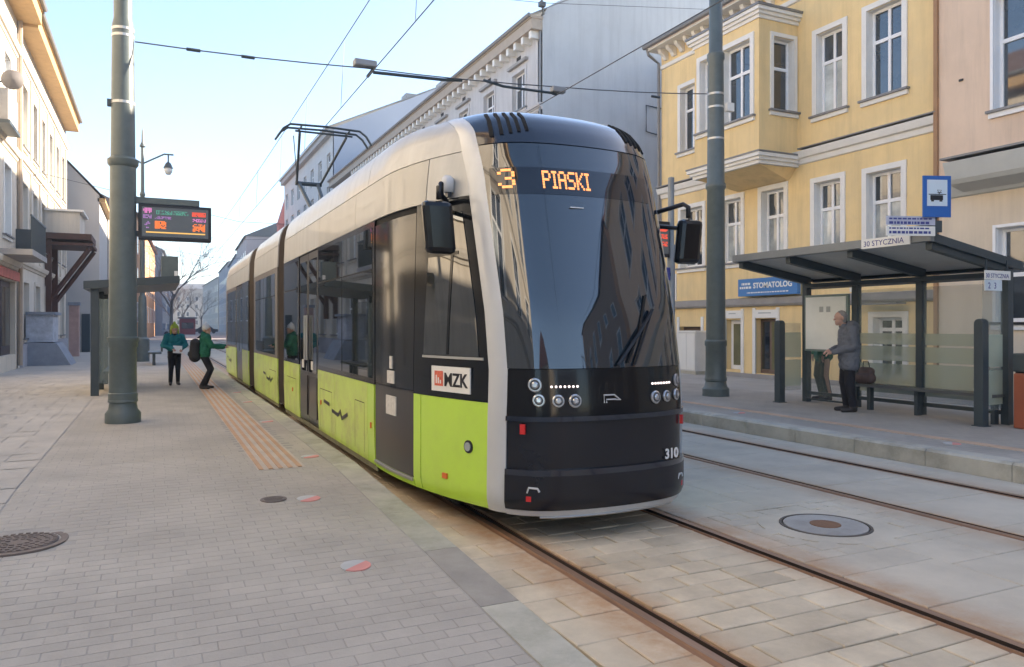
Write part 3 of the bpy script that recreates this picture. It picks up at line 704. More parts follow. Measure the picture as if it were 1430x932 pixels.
# underframe and bogies
MB().box(CX-.95, CX+.95, NY+1.0, NY+8.5, .14, .34).build('underframe', M_void, tram)
MB().box(CX-.95, CX+.95, NY+9.4, NY+12.8, .14, .34).build('underframe', M_void, tram)
MB().box(CX-.95, CX+.95, NY+14.1, NY+TL-1.2, .14, .34).build('underframe', M_void, tram)
for s_ in (2.0, 3.8, 10.2, 12.0, 18.2, 20.0):
    for x in (RAILS[0]-.03, RAILS[1]+.03):
        MB().lathe([(.05, -.05), (.30, -.05), (.30, .05), (.05, .05)], (x, NY+s_, .305), 20, ax='x').build('wheel', M_iron, tram)
# pantograph: base, lower arm, V-shaped upper arm, two collector strips with horns
pan = MB().box(CX-.35, CX+.35, NY+11.0, NY+12.1, 3.60, 3.82).build('pantograph', M_dark, tram)
kz, ky = 4.95, NY+13.0; cy0, cz0 = NY+11.2, 5.80
for sx in (-.12, .12): MB().tube([(CX+sx, NY+11.2, 3.82), (CX+sx*1.8, ky, kz)], .045, 8).build('lower_arm', M_dark, pan)
MB().tube([(CX-.30, ky, kz), (CX+.30, ky, kz)], .05, 8).build('knee', M_dark, pan)
for sx in (-1, 1): MB().tube([(CX+sx*.27, ky, kz), (CX+sx*.49, cy0+.1, cz0-.10)], .028, 8).build('upper_arm', M_dark, pan)
MB().tube([(CX-.27, ky-.1, kz-.05), (CX-.60, cy0+.2, cz0-.15)], .010, 6).build('guide_rod', M_wire, pan)
for dy in (-.16, .16):
    m = MB().tube([(CX-.98, cy0+dy, cz0-.28), (CX-.86, cy0+dy, cz0-.10), (CX-.72, cy0+dy, cz0), (CX, cy0+dy, cz0+.02), (CX+.72, cy0+dy, cz0), (CX+.86, cy0+dy, cz0-.10), (CX+.98, cy0+dy, cz0-.28)], .024, 6)
    m.build('collector_strip', M_dark, pan)
for sx in (-.5, .5): MB().tube([(CX+sx, cy0-.16, cz0-.03), (CX+sx, cy0+.16, cz0-.03)], .022, 6).build('cross_bar', M_dark, pan)
MB().tube([(CX-.6, cy0, cz0-.09), (CX+.6, cy0, cz0-.09)], .022, 6).build('head_tube', M_dark, pan)
# ------------------------------------------------------------------ masts
def mast(x, y, z0, h_low, prof, label, bands):
    t = thing('tram_mast', (x, y, z0), label, 'tram pole', 'grey green poles carrying the overhead wires')
    base, low, up = prof
    MB().lathe(base, (x, y, z0), 24).build('base', M_pole, t, smooth='auto')
    MB().lathe(low, (x, y, z0), 24).build('lower_shaft', M_pole, t, smooth='auto')
    MB().lathe(up, (x, y, z0), 24).build('upper_shaft', M_pole, t, smooth='auto')
    for z, r in bands: MB().lathe([(r-.01, z-.02), (r, z-.02), (r, z+.02), (r-.01, z+.02)], (x, y, z0), 20).build('band', M_band, t)
    return t
PLX, PLY = -.42, 12.79
baseP = [(.245, 0), (.245, .14), (.20, .20), (.185, .30), (.205, .31), (.205, .335), (.20, .345)]
lowP = [(.20, .345), (.20, .44), (.19, .45), (.185, 1.12), (.20, 1.14), (.20, 1.20), (.215, 1.22), (.215, 1.275), (.19, 1.285)]
upP = [(.19, 1.285), (.178, 3.82), (.21, 3.86), (.215, 3.93), (.18, 3.96), (.168, 3.97), (.15, 5.95), (.128, 6.05), (.125, 8.6)]
ml = mast(PLX, PLY, .2, 0, (baseP, lowP, upP), 'thick grey green tram pole on the left platform carrying the display', [(5.78, .157), (5.88, .156), (4.78, .164)])
MB().box(PLX-.21, PLX-.15, PLY-.05, PLY+.03, 4.92, 5.02).build('clamp_box', M_dark, ml)
PRX, PRY = 10.50, 12.39
s_ = 1.38
baseR, lowR, upR = [[(r*.79, z) for r, z in q] for q in ([(.345, 0), (.345, .15), (.29, .20), (.265, .30), (.285, .32), (.285, .36)],
    [(.285, .36), (.265, .42), (.26, 1.02), (.285, 1.05), (.285, 1.13), (.25, 1.16)],
    [(.25, 1.16), (.225, 4.25), (.26, 4.29), (.26, 4.36), (.225, 4.40), (.20, 6.9), (.225, 6.95), (.225, 7.05), (.175, 7.10), (.16, 10.5)])]
mr_ = mast(PRX, PRY, .2, 0, (baseR, lowR, upR), 'tall grey green tram pole standing before the yellow house', [(6.22, .168), (5.95, .17), (5.3, .173)])
MB().box(PRX+.10, PRX+.28, PRY-.24, PRY-.14, 6.05, 6.22).build('clamp_box', M_sign, mr_)
# ------------------------------------------------------------------ passenger display on the left mast
t = thing('departure_display', (.3, 12.79, 2.9), 'black departure display with coloured text fixed to the left tram pole', 'display')
boxo('housing', (-.215, .81, 12.72, 12.88, 2.95, 3.49), M_black, t, .012)
boxo('support_beam', (-.25, .64, 12.74, 12.84, 3.50, 3.59), M_pole, t); boxo('bracket', (-.25, -.216, 12.76, 12.82, 3.0, 3.08), M_dark, t)
scr = boxo('screen', (-.165, .765, 12.712, 12.722, 3.0, 3.445), mat('screen_dark', (.05, .055, .06), .3, var=0, emit=(.10, .11, .12), es=.12), t)
def em(name, c, s): return mat(name, tuple(.3*q for q in c), .5, var=0, emit=c, es=s*.27)
E_p, E_g, E_r, E_o, E_y, E_v = em('led_pink', (.85, .25, .6), .9), em('led_green', (.15, .55, .4), .6), em('led_red', (.9, .10, .05), 1.1), em('led_orange', (1, .22, .04), 1.2), em('led_yellow', (.95, .55, .15), .9), em('led_violet', (.45, .22, .55), .8)
def cells(name, x0, x1, z0, z1, nx, nz, mt, p=.75, seed=1, y=12.706):
    rg = random.Random(seed); m = MB(); dx = (x1-x0)/nx; dz = (z1-z0)/nz
    for i in range(nx):
        for k in range(nz):
            if rg.random() < p: m.box(x0+i*dx+.1*dx, x0+i*dx+.9*dx, y, y+.007, z0+k*dz+.1*dz, z0+k*dz+.9*dz)
    tag(m.build(name, mt, scr), kind='stuff')
cells('led_icons', -.15, -.03, 3.35, 3.43, 6, 5, E_p, .8, 2); cells('led_icons', -.15, -.03, 3.27, 3.33, 7, 3, E_v, .8, 3)
cells('led_line', .03, .48, 3.34, 3.40, 30, 5, E_g, .55, 4); cells('led_line', .01, .24, 3.27, 3.31, 18, 3, E_v, .7, 5)
cells('led_block', .01, .17, 3.12, 3.24, 9, 8, E_o, .85, 6); cells('led_block', .53, .73, 3.33, 3.40, 14, 4, E_r, .9, 7); cells('led_block', .54, .73, 3.25, 3.30, 12, 3, E_p, .6, 8)
cells('led_block', .54, .72, 3.10, 3.22, 9, 7, E_o, .65, 9); cells('led_icons', -.13, -.05, 3.10, 3.23, 4, 6, E_v, .4, 10)
boxo('led_bar', (-.11, .72, 12.705, 12.712, 3.055, 3.075), E_y, scr)
# ------------------------------------------------------------------ double armed street lamp behind
def lamp(x, y, z0, label, H=9.3):
    t = thing('street_lamp', (x, y, z0), label, 'street lamp', 'double armed street lamps')
    MB().lathe([(.26, 0), (.26, .9), (.17, 1.0), (.15, 2.6), (.10, 2.7), (.085, H*.72), (.11, H*.725), (.07, H*.74), (.055, H*.93), (.12, H*.935), (.04, H*.955), (.03, H), (.001, H+.15)], (x, y, z0), 12).build('pole', M_pole, t, smooth='auto')
    for sx in (-1, 1):
        MB().tube([(x, y, z0+H*.86), (x+sx*.4, y, z0+H*.885), (x+sx*.8, y, z0+H*.91), (x+sx*1.15, y, z0+H*.91)], .035, 6).build('arm', M_pole, t)
        hx, hz = x+sx*.95, z0+H*.91
        MB().lathe([(.03, -.02), (.03, -.30), (.10, -.36), (.17, -.52), (.19, -.56), (.001, -.56)], (hx, y, hz), 12).build('lamp_hood', M_dark, t, smooth='auto')
        MB().lathe([(.15, -.561), (.16, -.68), (.09, -.82), (.001, -.84)], (hx, y, hz), 12).build('lamp_glass', mat('lamp_glass', (.6, .62, .62), .2, var=0), t, smooth=True)
    return t
lamp(-.42, 34.15, .2, 'ornate grey double armed street lamp rising behind the departure display')
# ------------------------------------------------------------------ left shelter (seen end on)
M_clear = mat('shelter_glass', (.9, .95, .92), .03, var=0); 
nb = M_clear.node_tree.nodes['Principled BSDF']; nb.inputs['Transmission Weight'].default_value = .0; nb.inputs['Alpha'].default_value = .22; nb.inputs['Base Color'].default_value = (.34, .40, .37, 1)
M_frost = mat('frosted_green_glass', (.60, .66, .52), .35, var=0); M_frost.node_tree.nodes['Principled BSDF'].inputs['Alpha'].default_value = .5
t = thing('tram_shelter', (-1.1, 19.5, .2), 'anthracite tram shelter seen end on behind the left tram pole', 'shelter')
for y in (17.86, 19.6, 21.4): boxo('post', (-1.18, -1.03, y-.05, y+.05, .2, 2.45), M_dark, t)
MB().prism([(-1.30, 2.40), (.50, 2.56), (.50, 2.72), (-1.30, 2.56)], 17.7, 21.6, lambda a, d, b: (a, d, b)).build('roof', M_dark, t)
for k, y in enumerate((18.75, 20.5)): boxo('glass_panel', (-1.11, -1.09, y-.72, y+.75, .45, 2.3), M_clear, t)
boxo('end_panel', (-1.02, -.55, 17.85, 17.87, .45, 2.2), M_clear, t); boxo('bench_seat', (-1.0, -.6, 18.4, 21.0, .62, .67), M_dark, t)
for y in (18.7, 20.7): boxo('bench_leg', (-.85, -.78, y-.03, y+.03, .2, .62), M_dark, t)
t = thing('stop_box', (.31, 18.2, 2.7), 'small grey sign box standing on the left shelter roof', 'sign box')
boxo('case', (.14, .48, 18.1, 18.3, 2.70, 3.16), M_pole, t, .01); boxo('face', (.40, .47, 18.092, 18.099, 2.72, 2.84), M_sign, t)
boxo('foot', (.22, .40, 18.15, 18.25, 2.66, 2.70), M_dark, t)
# bench further down the platform
t = thing('platform_bench', (.0, 31.5, .2), 'dark bench on the left platform beyond the shelter', 'bench')
boxo('seat', (-.2, .25, 30.5, 32.5, .62, .68), M_dark, t); boxo('backrest', (.24, .29, 30.5, 32.5, .70, 1.05), M_dark, t)
for y in (30.7, 32.3): boxo('leg', (-.05, .05, y-.04, y+.04, .2, .62), M_dark, t)
# ------------------------------------------------------------------ right shelter
t = thing('tram_shelter', (11.3, 8.8, .2), 'anthracite glass shelter with sloping roof on the right platform', 'shelter')
RY0, RY1 = 6.93, 10.85
def roofz(x): return 2.84-(x-9.6)*.165
for y in (10.76, 9.62, 8.36, 6.98): boxo('post', (11.27, 11.39, y-.055, y+.055, .2, roofz(11.3)-.09), M_dark, t)
rp = lambda a, d, b: (a, d, roofz(a)+b)
def roofpiece(name, x0, x1, y0, y1, b0, b1, mt, n=1):
    m = MB()
    m.add([(x, y, roofz(x)+b) for b in (b0, b1) for y in (y0, y1) for x in (x0, x1)], [(0, 2, 3, 1), (4, 5, 7, 6), (0, 1, 5, 4), (2, 6, 7, 3), (0, 4, 6, 2), (1, 3, 7, 5)])
    return m.build(name, mt, t)
roofpiece('roof_edge', 9.58, 9.66, RY0, RY1, -.03, .09, mat('roof_edge_grey', (.20, .215, .22), .4, metal=.2, var=.1)); roofpiece('roof_edge', 11.54, 11.62, RY0, RY1, -.03, .09, M_dark)
roofpiece('roof_edge', 9.662, 11.538, RY0, RY0+.07, -.03, .088, M_dark); roofpiece('roof_edge', 9.662, 11.538, RY1-.07, RY1, -.03, .088, M_dark)
roofpiece('roof_panel', 9.662, 11.538, RY0+.072, RY1-.072, .02, .06, mat('roof_underside', (.55, .55, .53), .5, var=.1))
for y in (10.76, 9.62, 8.36, 7.04): roofpiece('rafter', 9.70, 11.38, y-.05, y+.05, -.12, .018, M_dark)
roofpiece('back_beam', 11.25, 11.41, RY0+.075, RY1-.075, -.20, -.122, M_dark)
for a, b in ((9.68, 10.70), (8.42, 9.56), (7.04, 8.30)):
    boxo('glass_panel', (11.32, 11.335, a, b, .42, 2.28 if b < 10 else 1.1), M_clear if b < 10 else mat('thin_clear_glass', (.3, .34, .32), .03, spec=.3, var=0), t)
    if b < 9.6: boxo('frosted_panel', (11.345, 11.352, a, b, .50, 1.02 if b < 9 else 1.0), M_frost, t); boxo('frosted_panel', (11.345, 11.352, a, b, 1.05, 1.30), M_frost, t); boxo('frosted_panel', (11.345, 11.352, a, b, 1.33, 1.52), M_frost, t)
    boxo('glass_rail', (11.30, 11.355, a, b, .34, .40), M_dark, t)
for y, nm in ((10.83, 'far'), (7.0, 'near')):
    boxo('end_panel', (10.80, 11.24, y-.006, y+.006, .42, 2.3 if y < 8 else 1.7), M_clear, t)
    boxo('frosted_panel', (10.80, 11.24, y-.012, y-.008, .50, 1.0), M_frost, t); boxo('frosted_panel', (10.80, 11.24, y-.012, y-.008, 1.05, 1.52), M_frost, t)
# bench in the shelter
b_ = thing('shelter_bench', (11.0, 8.2, .2), 'long dark slatted bench inside the right shelter', 'bench')
M_seat = mat('bench_steel', (.085, .095, .10), .4, var=.1)
for k in range(3): boxo('seat_slat', (11.0+k*.12, 11.10+k*.12, 6.98, 9.35, .60, .645), M_seat, b_)
for y in (7.06, 8.3, 9.2): boxo('leg', (11.12, 11.22, y-.03, y+.03, .2, .598), M_dark, b_)
# end posts
for (x, y, l) in ((10.71, 10.83, 'round topped anthracite screen post at the far end of the shelter'), (10.80, 7.02, 'round topped anthracite screen post at the near end of the shelter')):
    p = thing('screen_post', (x, y, .2), l, 'post', 'screen posts of the right shelter')
    m = MB(); arc = [(-.07, 0), (.07, 0), (.07, 1.48)]+[(.07*math.cos(a), 1.48+.07*math.sin(a)) for a in seq(.3, math.pi-.3, 6)]+[(-.07, 1.48)]
    m.prism(arc, -.07, .07, lambda a, d, b: (x+d, y+a, .2+b)); m2 = m
    m.build('shaft', M_dark, p, bevel=.012); MB().box(x-.09, x+.09, y-.09, y+.09, .2, .212).build('foot_plate', M_dark, p)
# notice board
if 'thin_clear_glass' in MATS: MATS['thin_clear_glass'].node_tree.nodes['Principled BSDF'].inputs['Alpha'].default_value = .07
n_ = thing('notice_board', (11.25, 10.2, 1.2), 'blank white notice board with thin frame between the far shelter posts', 'notice board')
boxo('frame', (11.20, 11.25, 9.69, 10.69, 1.17, 2.22), mat('board_frame', (.2, .26, .24), .5), n_); bd = boxo('board', (11.185, 11.199, 9.73, 10.65, 1.21, 2.18), mat('board_white', (.82, .84, .80), .35, var=.06), n_)
for yy in (10.28, 10.12):
    boxo('mark', (11.181, 11.184, yy-.05, yy+.04, 1.90, 2.0), mat('faint_grey', (.42, .44, .43), .5), bd)
M_clear2 = mat('thin_clear_glass', (.3, .34, .32), .03, spec=.3, var=0); M_clear2.node_tree.nodes['Principled BSDF'].inputs['Alpha'].default_value = .07
lg = boxo('lower_pane', (11.225, 11.232, 9.69, 10.69, .28, 1.165), M_clear2, n_)
boxo('lower_rail', (11.21, 11.25, 9.69, 10.69, .25, .279), M_dark, n_)
# name plates, stop sign
M_blue = mat('sign_blue', (.02, .12, .42), .4, var=.03); M_txt = mat('text_blue', (.05, .06, .25), .5, var=0)
s1 = thing('stop_sign', (9.67, 6.95, 2.9), 'blue tram stop sign with a black tram symbol above the right shelter', 'tram stop sign')
ax, ay = Vector((.94, -.34, 0)), None            # sign faces the camera side
fa = Vector((.34, .94, 0))*-1
c0 = Vector((9.60, 6.86, 3.40))
def sfn(x, y, z): return c0+ax*x+fa*y+Vector((0, 0, z))
boxo('plate', (-.20, .20, 0, .02, -.28, .28), M_blue, s1, fn=sfn); boxo('panel', (-.145, .145, .021, .024, -.13, .225), mat('panel_pale_blue', (.62, .72, .80), .4, var=0), s1, fn=sfn)
sy = boxo('tram_symbol', (-.10, .08, .025, .028, -.05, .015), M_black, s1, fn=sfn)
for a, b, c, d in ((-.125, .125, .022, .032), (.0, .06, .05, .058), (-.09, -.05, -.07, -.052), (.03, .07, -.07, -.052)): boxo('symbol_bar', (a, b, .025, .028, c, d), M_black, sy, fn=sfn)
MB().tube([sfn(.02, .026, .034), sfn(.06, .026, .085), sfn(.0, .026, .085), sfn(.03, .026, .034)], .005, 4).build('symbol_pantograph', M_black, sy)
boxo('post', (9.60, 9.68, 6.90, 6.98, 2.90, 3.5), M_dark, s1)
s2 = thing('line_plate', (9.3, 6.95, 3.0), 'pale plates with blurred blue text left of the blue stop sign', 'sign')
c0b = Vector((9.28, 7.02, 3.0))
def pfn(x, y, z): return c0b+ax*x+fa*y+Vector((0, 0, z))
pa = boxo('plate', (-.34, .36, 0, .015, .015, .135), mat('plate_lilac', (.48, .50, .60), .5), s2, fn=pfn); pb = boxo('plate', (-.34, .36, 0, .015, -.13, .0), M_sign, s2, fn=pfn)
rg = random.Random(5)
for pp, z, h in ((pa, .10, .022), (pa, .045, .035), (pb, -.03, .02), (pb, -.085, .035)):
    x = -.30
    while x < .28:
        w = rg.uniform(.02, .06); boxo('print', (x, x+w, .0155, .018, z-h/2, z+h/2), M_txt, pp, fn=pfn); x += w+.015
boxo('arm', (.36, .46, .002, .014, -.08, .08), M_dark, s2, fn=pfn)
s3 = thing('name_board', (9.55, 7.6, 2.9), 'white stop name board on the front roof edge of the right shelter', 'sign')
boxo('plate', (9.545, 9.575, 7.22, 8.02, 2.79, 2.93), M_sign, s3)
text('stop_name', '30 STYCZNIA', (9.542, 7.98, 2.82), (0, -1, 0), (0, 0, 1), .112, M_txt, s3, .001)
s4 = thing('roof_lamp_box', (9.6, 7.0, 2.95), 'dark lamp box beside the stop name board on the shelter roof', 'lamp box')
boxo('case', (9.52, 9.72, 6.98, 7.17, 2.915, 3.03), M_dark, s4, .01); boxo('front', (9.51, 9.519, 7.0, 7.15, 2.93, 3.015), mat('smoked', (.1, .12, .12), .2, var=0), s4)
s5 = thing('end_name_board', (10.95, 6.9, 2.4), 'white stop name board with line numbers under the near end of the shelter roof', 'sign')
p5 = boxo('plate', (10.68, 11.26, 6.885, 6.90, 2.31, 2.44), M_sign, s5); p6 = boxo('line_plate', (10.68, 11.06, 6.885, 6.90, 2.15, 2.305), mat('pale_plate', (.66, .72, .76), .5), s5)
text('stop_name', '30 STYCZNIA', (10.69, 6.883, 2.335), (1, 0, 0), (0, 0, 1), .088, M_txt, s5, .001); text('line_numbers', '2  3', (10.74, 6.883, 2.18), (1, 0, 0), (0, 0, 1), .125, M_txt, s5, .001)
for x in (10.72, 11.2): boxo('hanger', (x-.01, x+.01, 6.89, 6.905, 2.44, 2.60), M_dark, s5)
# litter bin at the right edge
lb = thing('litter_bin', (11.25, 6.55, .2), 'orange litter bin with a dark top beside the shelter', 'litter bin')
boxo('body', (10.98, 11.36, 6.30, 6.68, .2, .98), mat('bin_orange', (.30, .085, .04), .5, var=.1), lb, .02); boxo('top', (10.97, 11.37, 6.29, 6.69, 1.0, 1.26), M_dark, lb, .02); boxo('neck', (11.0, 11.34, 6.32, 6.66, .98, 1.0), M_black, lb)
# ------------------------------------------------------------------ slim post with second display behind the tram
t = thing('slim_post', (9.02, 11.93, .2), 'slim grey post on the right platform beside the tram mirror', 'post')
MB().lathe([(.075, 0), (.075, 3.0), (.06, 3.02), (.06, 4.3), (.001, 4.32)], (9.02, 11.93, .2), 16).build('shaft', mat('post_grey', (.22, .24, .25), .45), t, smooth='auto')
MB().lathe([(.11, 0), (.11, .03), (.08, .04)], (9.02, 11.93, .2), 16).build('foot', M_dark, t)
t = thing('departure_display', (8.8, 11.9, 3.2), 'black departure display with red text on the slim post', 'display')
boxo('housing', (8.05, 8.93, 11.85, 11.98, 2.96, 3.64), M_black, t, .012)
scr = boxo('screen', (8.10, 8.90, 11.842, 11.852, 3.02, 3.58), MATS['screen_dark'], t)
for k, z in enumerate((3.44, 3.30, 3.16)): cells('led_block', 8.62, 8.87, z, z+.09, 10, 4, E_r, .8, 20+k, 11.836)
t = thing('blue_plate', (9.0, 11.9, 2.6), 'small blue plate fixed low on the slim post', 'sign'); boxo('plate', (8.76, 8.94, 11.85, 11.87, 2.52, 2.76), M_txt, t); boxo('clip', (8.93, 8.96, 11.86, 11.92, 2.6, 2.66), M_dark, t)
# white cable cabinet
t = thing('cable_cabinet', (14.6, 18.4, .2), 'white cable cabinet standing against the yellow house', 'cabinet')
boxo('body', (14.45, 14.9, 17.95, 18.75, .3, 1.45), mat('cabinet_white', (.62, .62, .60), .5, var=.08), t); boxo('lid', (14.42, 14.93, 17.92, 18.78, 1.452, 1.50), M_sign, t); boxo('plinth', (14.47, 14.9, 17.97, 18.73, .2, .298), M_kerb, t)
for y in (17.97, 18.36): boxo('door', (14.437, 14.448, y+.01, y+.37, .34, 1.42), M_sign, t)

# ------------------------------------------------------------------ people
def caps(bm, p0, p1, r0, r1, sq=(1, 1, 1)):
    p0, p1 = Vector(p0), Vector(p1); d = (p1-p0); L_ = d.length
    n = max(2, int(L_/(min(r0, r1)*.5)))
    n = min(n, 14)
    for i in range(n+1):
        q = p0.lerp(p1, i/n); r = r0+(r1-r0)*i/n
        bmesh.ops.create_icosphere(bm, subdivisions=2, radius=r, matrix=Matrix.Translation(q) @ Matrix.Diagonal((*sq, 1)))
from mathutils import noise as mnoise
def fuse(name, prims, vox, mt, parent, sub=None, smooth=4, fold=None):
    """union of tapered limbs, remeshed into one continuous skin"""
    bm = bmesh.new()
    for p in prims: caps(bm, *p)
    me = bpy.data.meshes.new(name+'_raw'); bm.to_mesh(me); bm.free()
    o = bpy.data.objects.new(name+'_raw', me); COL.objects.link(o)
    md = o.modifiers.new('r', 'REMESH'); md.mode = 'VOXEL'; md.voxel_size = vox
    if smooth: ms = o.modifiers.new('s', 'SMOOTH'); ms.iterations = smooth; ms.factor = .5
    dg = bpy.context.evaluated_depsgraph_get(); dg.update()
    m2 = bpy.data.meshes.new_from_object(o.evaluated_get(dg)); m2.name = name
    bpy.data.objects.remove(o); bpy.data.meshes.remove(me)
    mats = mt if isinstance(mt, list) else [mt]
    m2.materials.clear()
    for q in mats: m2.materials.append(q)
    if fold is None: fold = .011 if name in ('jacket', 'coat_hem') else (.004 if name in ('hair', 'hat', 'sack', 'bag_body') else 0)
    if fold:
        ns = [v.normal.copy() for v in m2.vertices]
        for v, n_ in zip(m2.vertices, ns):
            q = v.co; v.co = q+n_*fold*(mnoise.noise(Vector((q.x*9, q.y*9, q.z*16)))+.5*mnoise.noise(q*31))
    m2.polygons.foreach_set('use_smooth', [True]*len(m2.polygons))
    if sub:
        for p in m2.polygons: p.material_index = sub(p.center)
    no = bpy.data.objects.new(name, m2); COL.objects.link(no); no.parent = parent; OFF[no.name] = OFF[parent.name]
    return no
M_skin = mat('skin', (.50, .30, .22), .55, var=.06, scale=20); M_shoe = mat('dark_shoe', (.03, .026, .025), .6, var=.1)
M_trous = mat('black_trousers', (.014, .014, .018), .9, var=.15, scale=20, bump=.3); M_coat = mat('grey_jacket', (.125, .135, .155), .85, var=.15, scale=14, bump=.5, bscale=30)
M_hair = mat('grey_hair', (.24, .23, .22), .8, var=.3, scale=60); M_teal = mat('teal_jacket', (.01, .17, .20), .8, var=.15, scale=14, bump=.3); M_green = mat('green_jacket', (.012, .13, .075), .8, var=.15, scale=14, bump=.3)
M_lime = mat('lime_hat', (.36, .44, .05), .9, var=.15, scale=30); M_whith = mat('white_hat', (.58, .60, .60), .9, var=.1, scale=30); M_pack = mat('black_backpack', (.015, .015, .017), .7, var=.2, scale=20)
def person(x, y, z, rot, k, label, spec, group=None):
    t = thing('person', (0, 0, 0), label, 'person', group)
    spec(t, k)
    t.location = (x, y, z); t.rotation_euler = (0, 0, rot); return t
def S(k): return lambda *p: tuple(k*c for c in p)
def hand(v, f, k, curl=.5, side=1):
    """palm, four unequal bent fingers and a thumb; f = pointing direction"""
    f = Vector(f).normalized(); up = Vector((0, 0, 1)); w = f.cross(up)
    if w.length < .1: w = Vector((1, 0, 0))
    w.normalize(); n = w.cross(f); v = Vector(v); out = [(v, v+f*.07*k, .026*k, .028*k)]
    for i, (o, l) in enumerate(((-.030, .058), (-.010, .070), (.010, .074), (.029, .064))):
        a = v+f*.085*k+w*o*k; b = a+f*l*.5*k-n*curl*.02*k; c = b+f*l*.42*k*(1-curl*.4)-n*curl*.035*k
        out += [(a, b, .0095*k, .009*k), (b, c, .009*k, .0075*k)]
    a = v+f*.03*k+w*side*.028*k; b = a+f*.035*k+w*side*.026*k
    return out+[(a, b, .011*k, .0095*k), (b, b+f*.03*k-n*.01*k, .0095*k, .008*k)]
def head(h, f, k):
    """head with brow, nose, chin, ears ; h centre, f facing direction"""
    h = Vector(h); f = Vector(f).normalized(); w = f.cross(Vector((0, 0, 1))).normalized(); u = Vector((0, 0, 1))
    return [(h+u*.03*k-f*.012*k, h+u*.028*k+f*.012*k, .092*k, .088*k), (h-u*.05*k+f*.03*k, h-u*.09*k+f*.055*k, .060*k, .038*k),
            (h+f*.095*k+u*.0*k, h+f*.112*k-u*.028*k, .010*k, .016*k), (h+f*.082*k+u*.028*k-w*.03*k, h+f*.082*k+u*.028*k+w*.03*k, .018*k, .018*k),
            (h+f*.082*k-u*.062*k-w*.016*k, h+f*.082*k-u*.062*k+w*.016*k, .012*k, .012*k),
            (h+w*.088*k-u*.0*k, h+w*.090*k-u*.03*k, .018*k, .012*k), (h-w*.088*k, h-w*.090*k-u*.03*k, .018*k, .012*k), (h-u*.10*k-f*.02*k, h-u*.02*k-f*.02*k, .052*k, .055*k)]
def man(t, k):           # facing -X, hands in front at the waist
    V = S(k); f = (-1, -.15, 0)
    legs = [(V(.02, .10, .92), V(-.02, .11, .50), .105*k, .085*k), (V(-.02, .11, .50), V(.03, .11, .09), .080*k, .068*k), (V(.02, -.09, .92), V(.0, -.12, .50), .105*k, .085*k), (V(.0, -.12, .50), V(.06, -.13, .09), .080*k, .068*k)]
    feet = [(V(.05, .11, .05), V(-.15, .12, .035), .048*k, .036*k), (V(.08, -.13, .05), V(-.12, -.14, .035), .048*k, .036*k)]
    hd = V(-.115, -.01, 1.60); hl = V(-.25, .06, 1.05); hr = V(-.24, -.06, 1.02)
    body = legs+feet+[(V(.02, .0, .95), V(.03, 0, 1.15), .135*k, .14*k), (V(.03, 0, 1.15), V(.0, 0, 1.38), .15*k, .13*k), (V(-.02, 0, 1.40), V(-.08, 0, 1.52), .06*k, .055*k)]+head(hd, f, k)+hand(hl, (-1, -.1, -.25), k, .8, -1)+hand(hr, (-1, .2, -.25), k, .8, 1)
    zz = lambda c: 2 if c.z < .10*k else (1 if c.z < 1.46*k and c.x > -.20*k else 0)
    fuse('body', body, .009*k, [M_skin, M_trous, M_shoe], t, zz, 2)
    arms = []
    for s, h in ((1, hl), (-1, hr)):
        sh = V(.02, s*.19, 1.40); el = V(.03, s*.235, 1.12); arms += [(sh, el, .088*k, .072*k), (el, h, .068*k, .05*k)]
    jacket = [(V(.03, .06, .88), V(.03, .05, 1.1), .155*k, .165*k), (V(.03, -.06, .88), V(.03, -.05, 1.1), .155*k, .165*k), (V(.03, .07, 1.1), V(.025, .08, 1.34), .165*k, .14*k), (V(.03, -.07, 1.1), V(.025, -.08, 1.34), .165*k, .14*k), (V(.0, -.16, 1.42), V(.0, .16, 1.42), .085*k, .085*k), (V(-.05, 0, .95), V(-.06, 0, 1.36), .11*k, .10*k),
              (V(.05, -.08, 1.47), V(.05, .08, 1.47), .09*k, .09*k), (V(-.07, -.05, 1.46), V(-.07, .05, 1.46), .055*k, .055*k), (V(.10, -.06, 1.46), V(.12, .05, 1.38), .085*k, .085*k), (V(.02, -.10, .80), V(.02, .10, .80), .135*k, .135*k)]+arms
    j = fuse('jacket', jacket, .011*k, M_coat, t, None, 3)
    fuse('hair', [(Vector(hd)+Vector((.018, 0, .045))*k, Vector(hd)+Vector((.03, 0, .03))*k, .094*k, .092*k), (Vector(hd)+Vector((.05, -.02, -.04))*k, Vector(hd)+Vector((.05, .02, -.04))*k, .05*k, .05*k)], .009*k, M_hair, t, None, 2)
person(10.58, 9.17, .2, -.55, .985, 'grey haired person in a grey hooded jacket waiting at the right shelter', man)
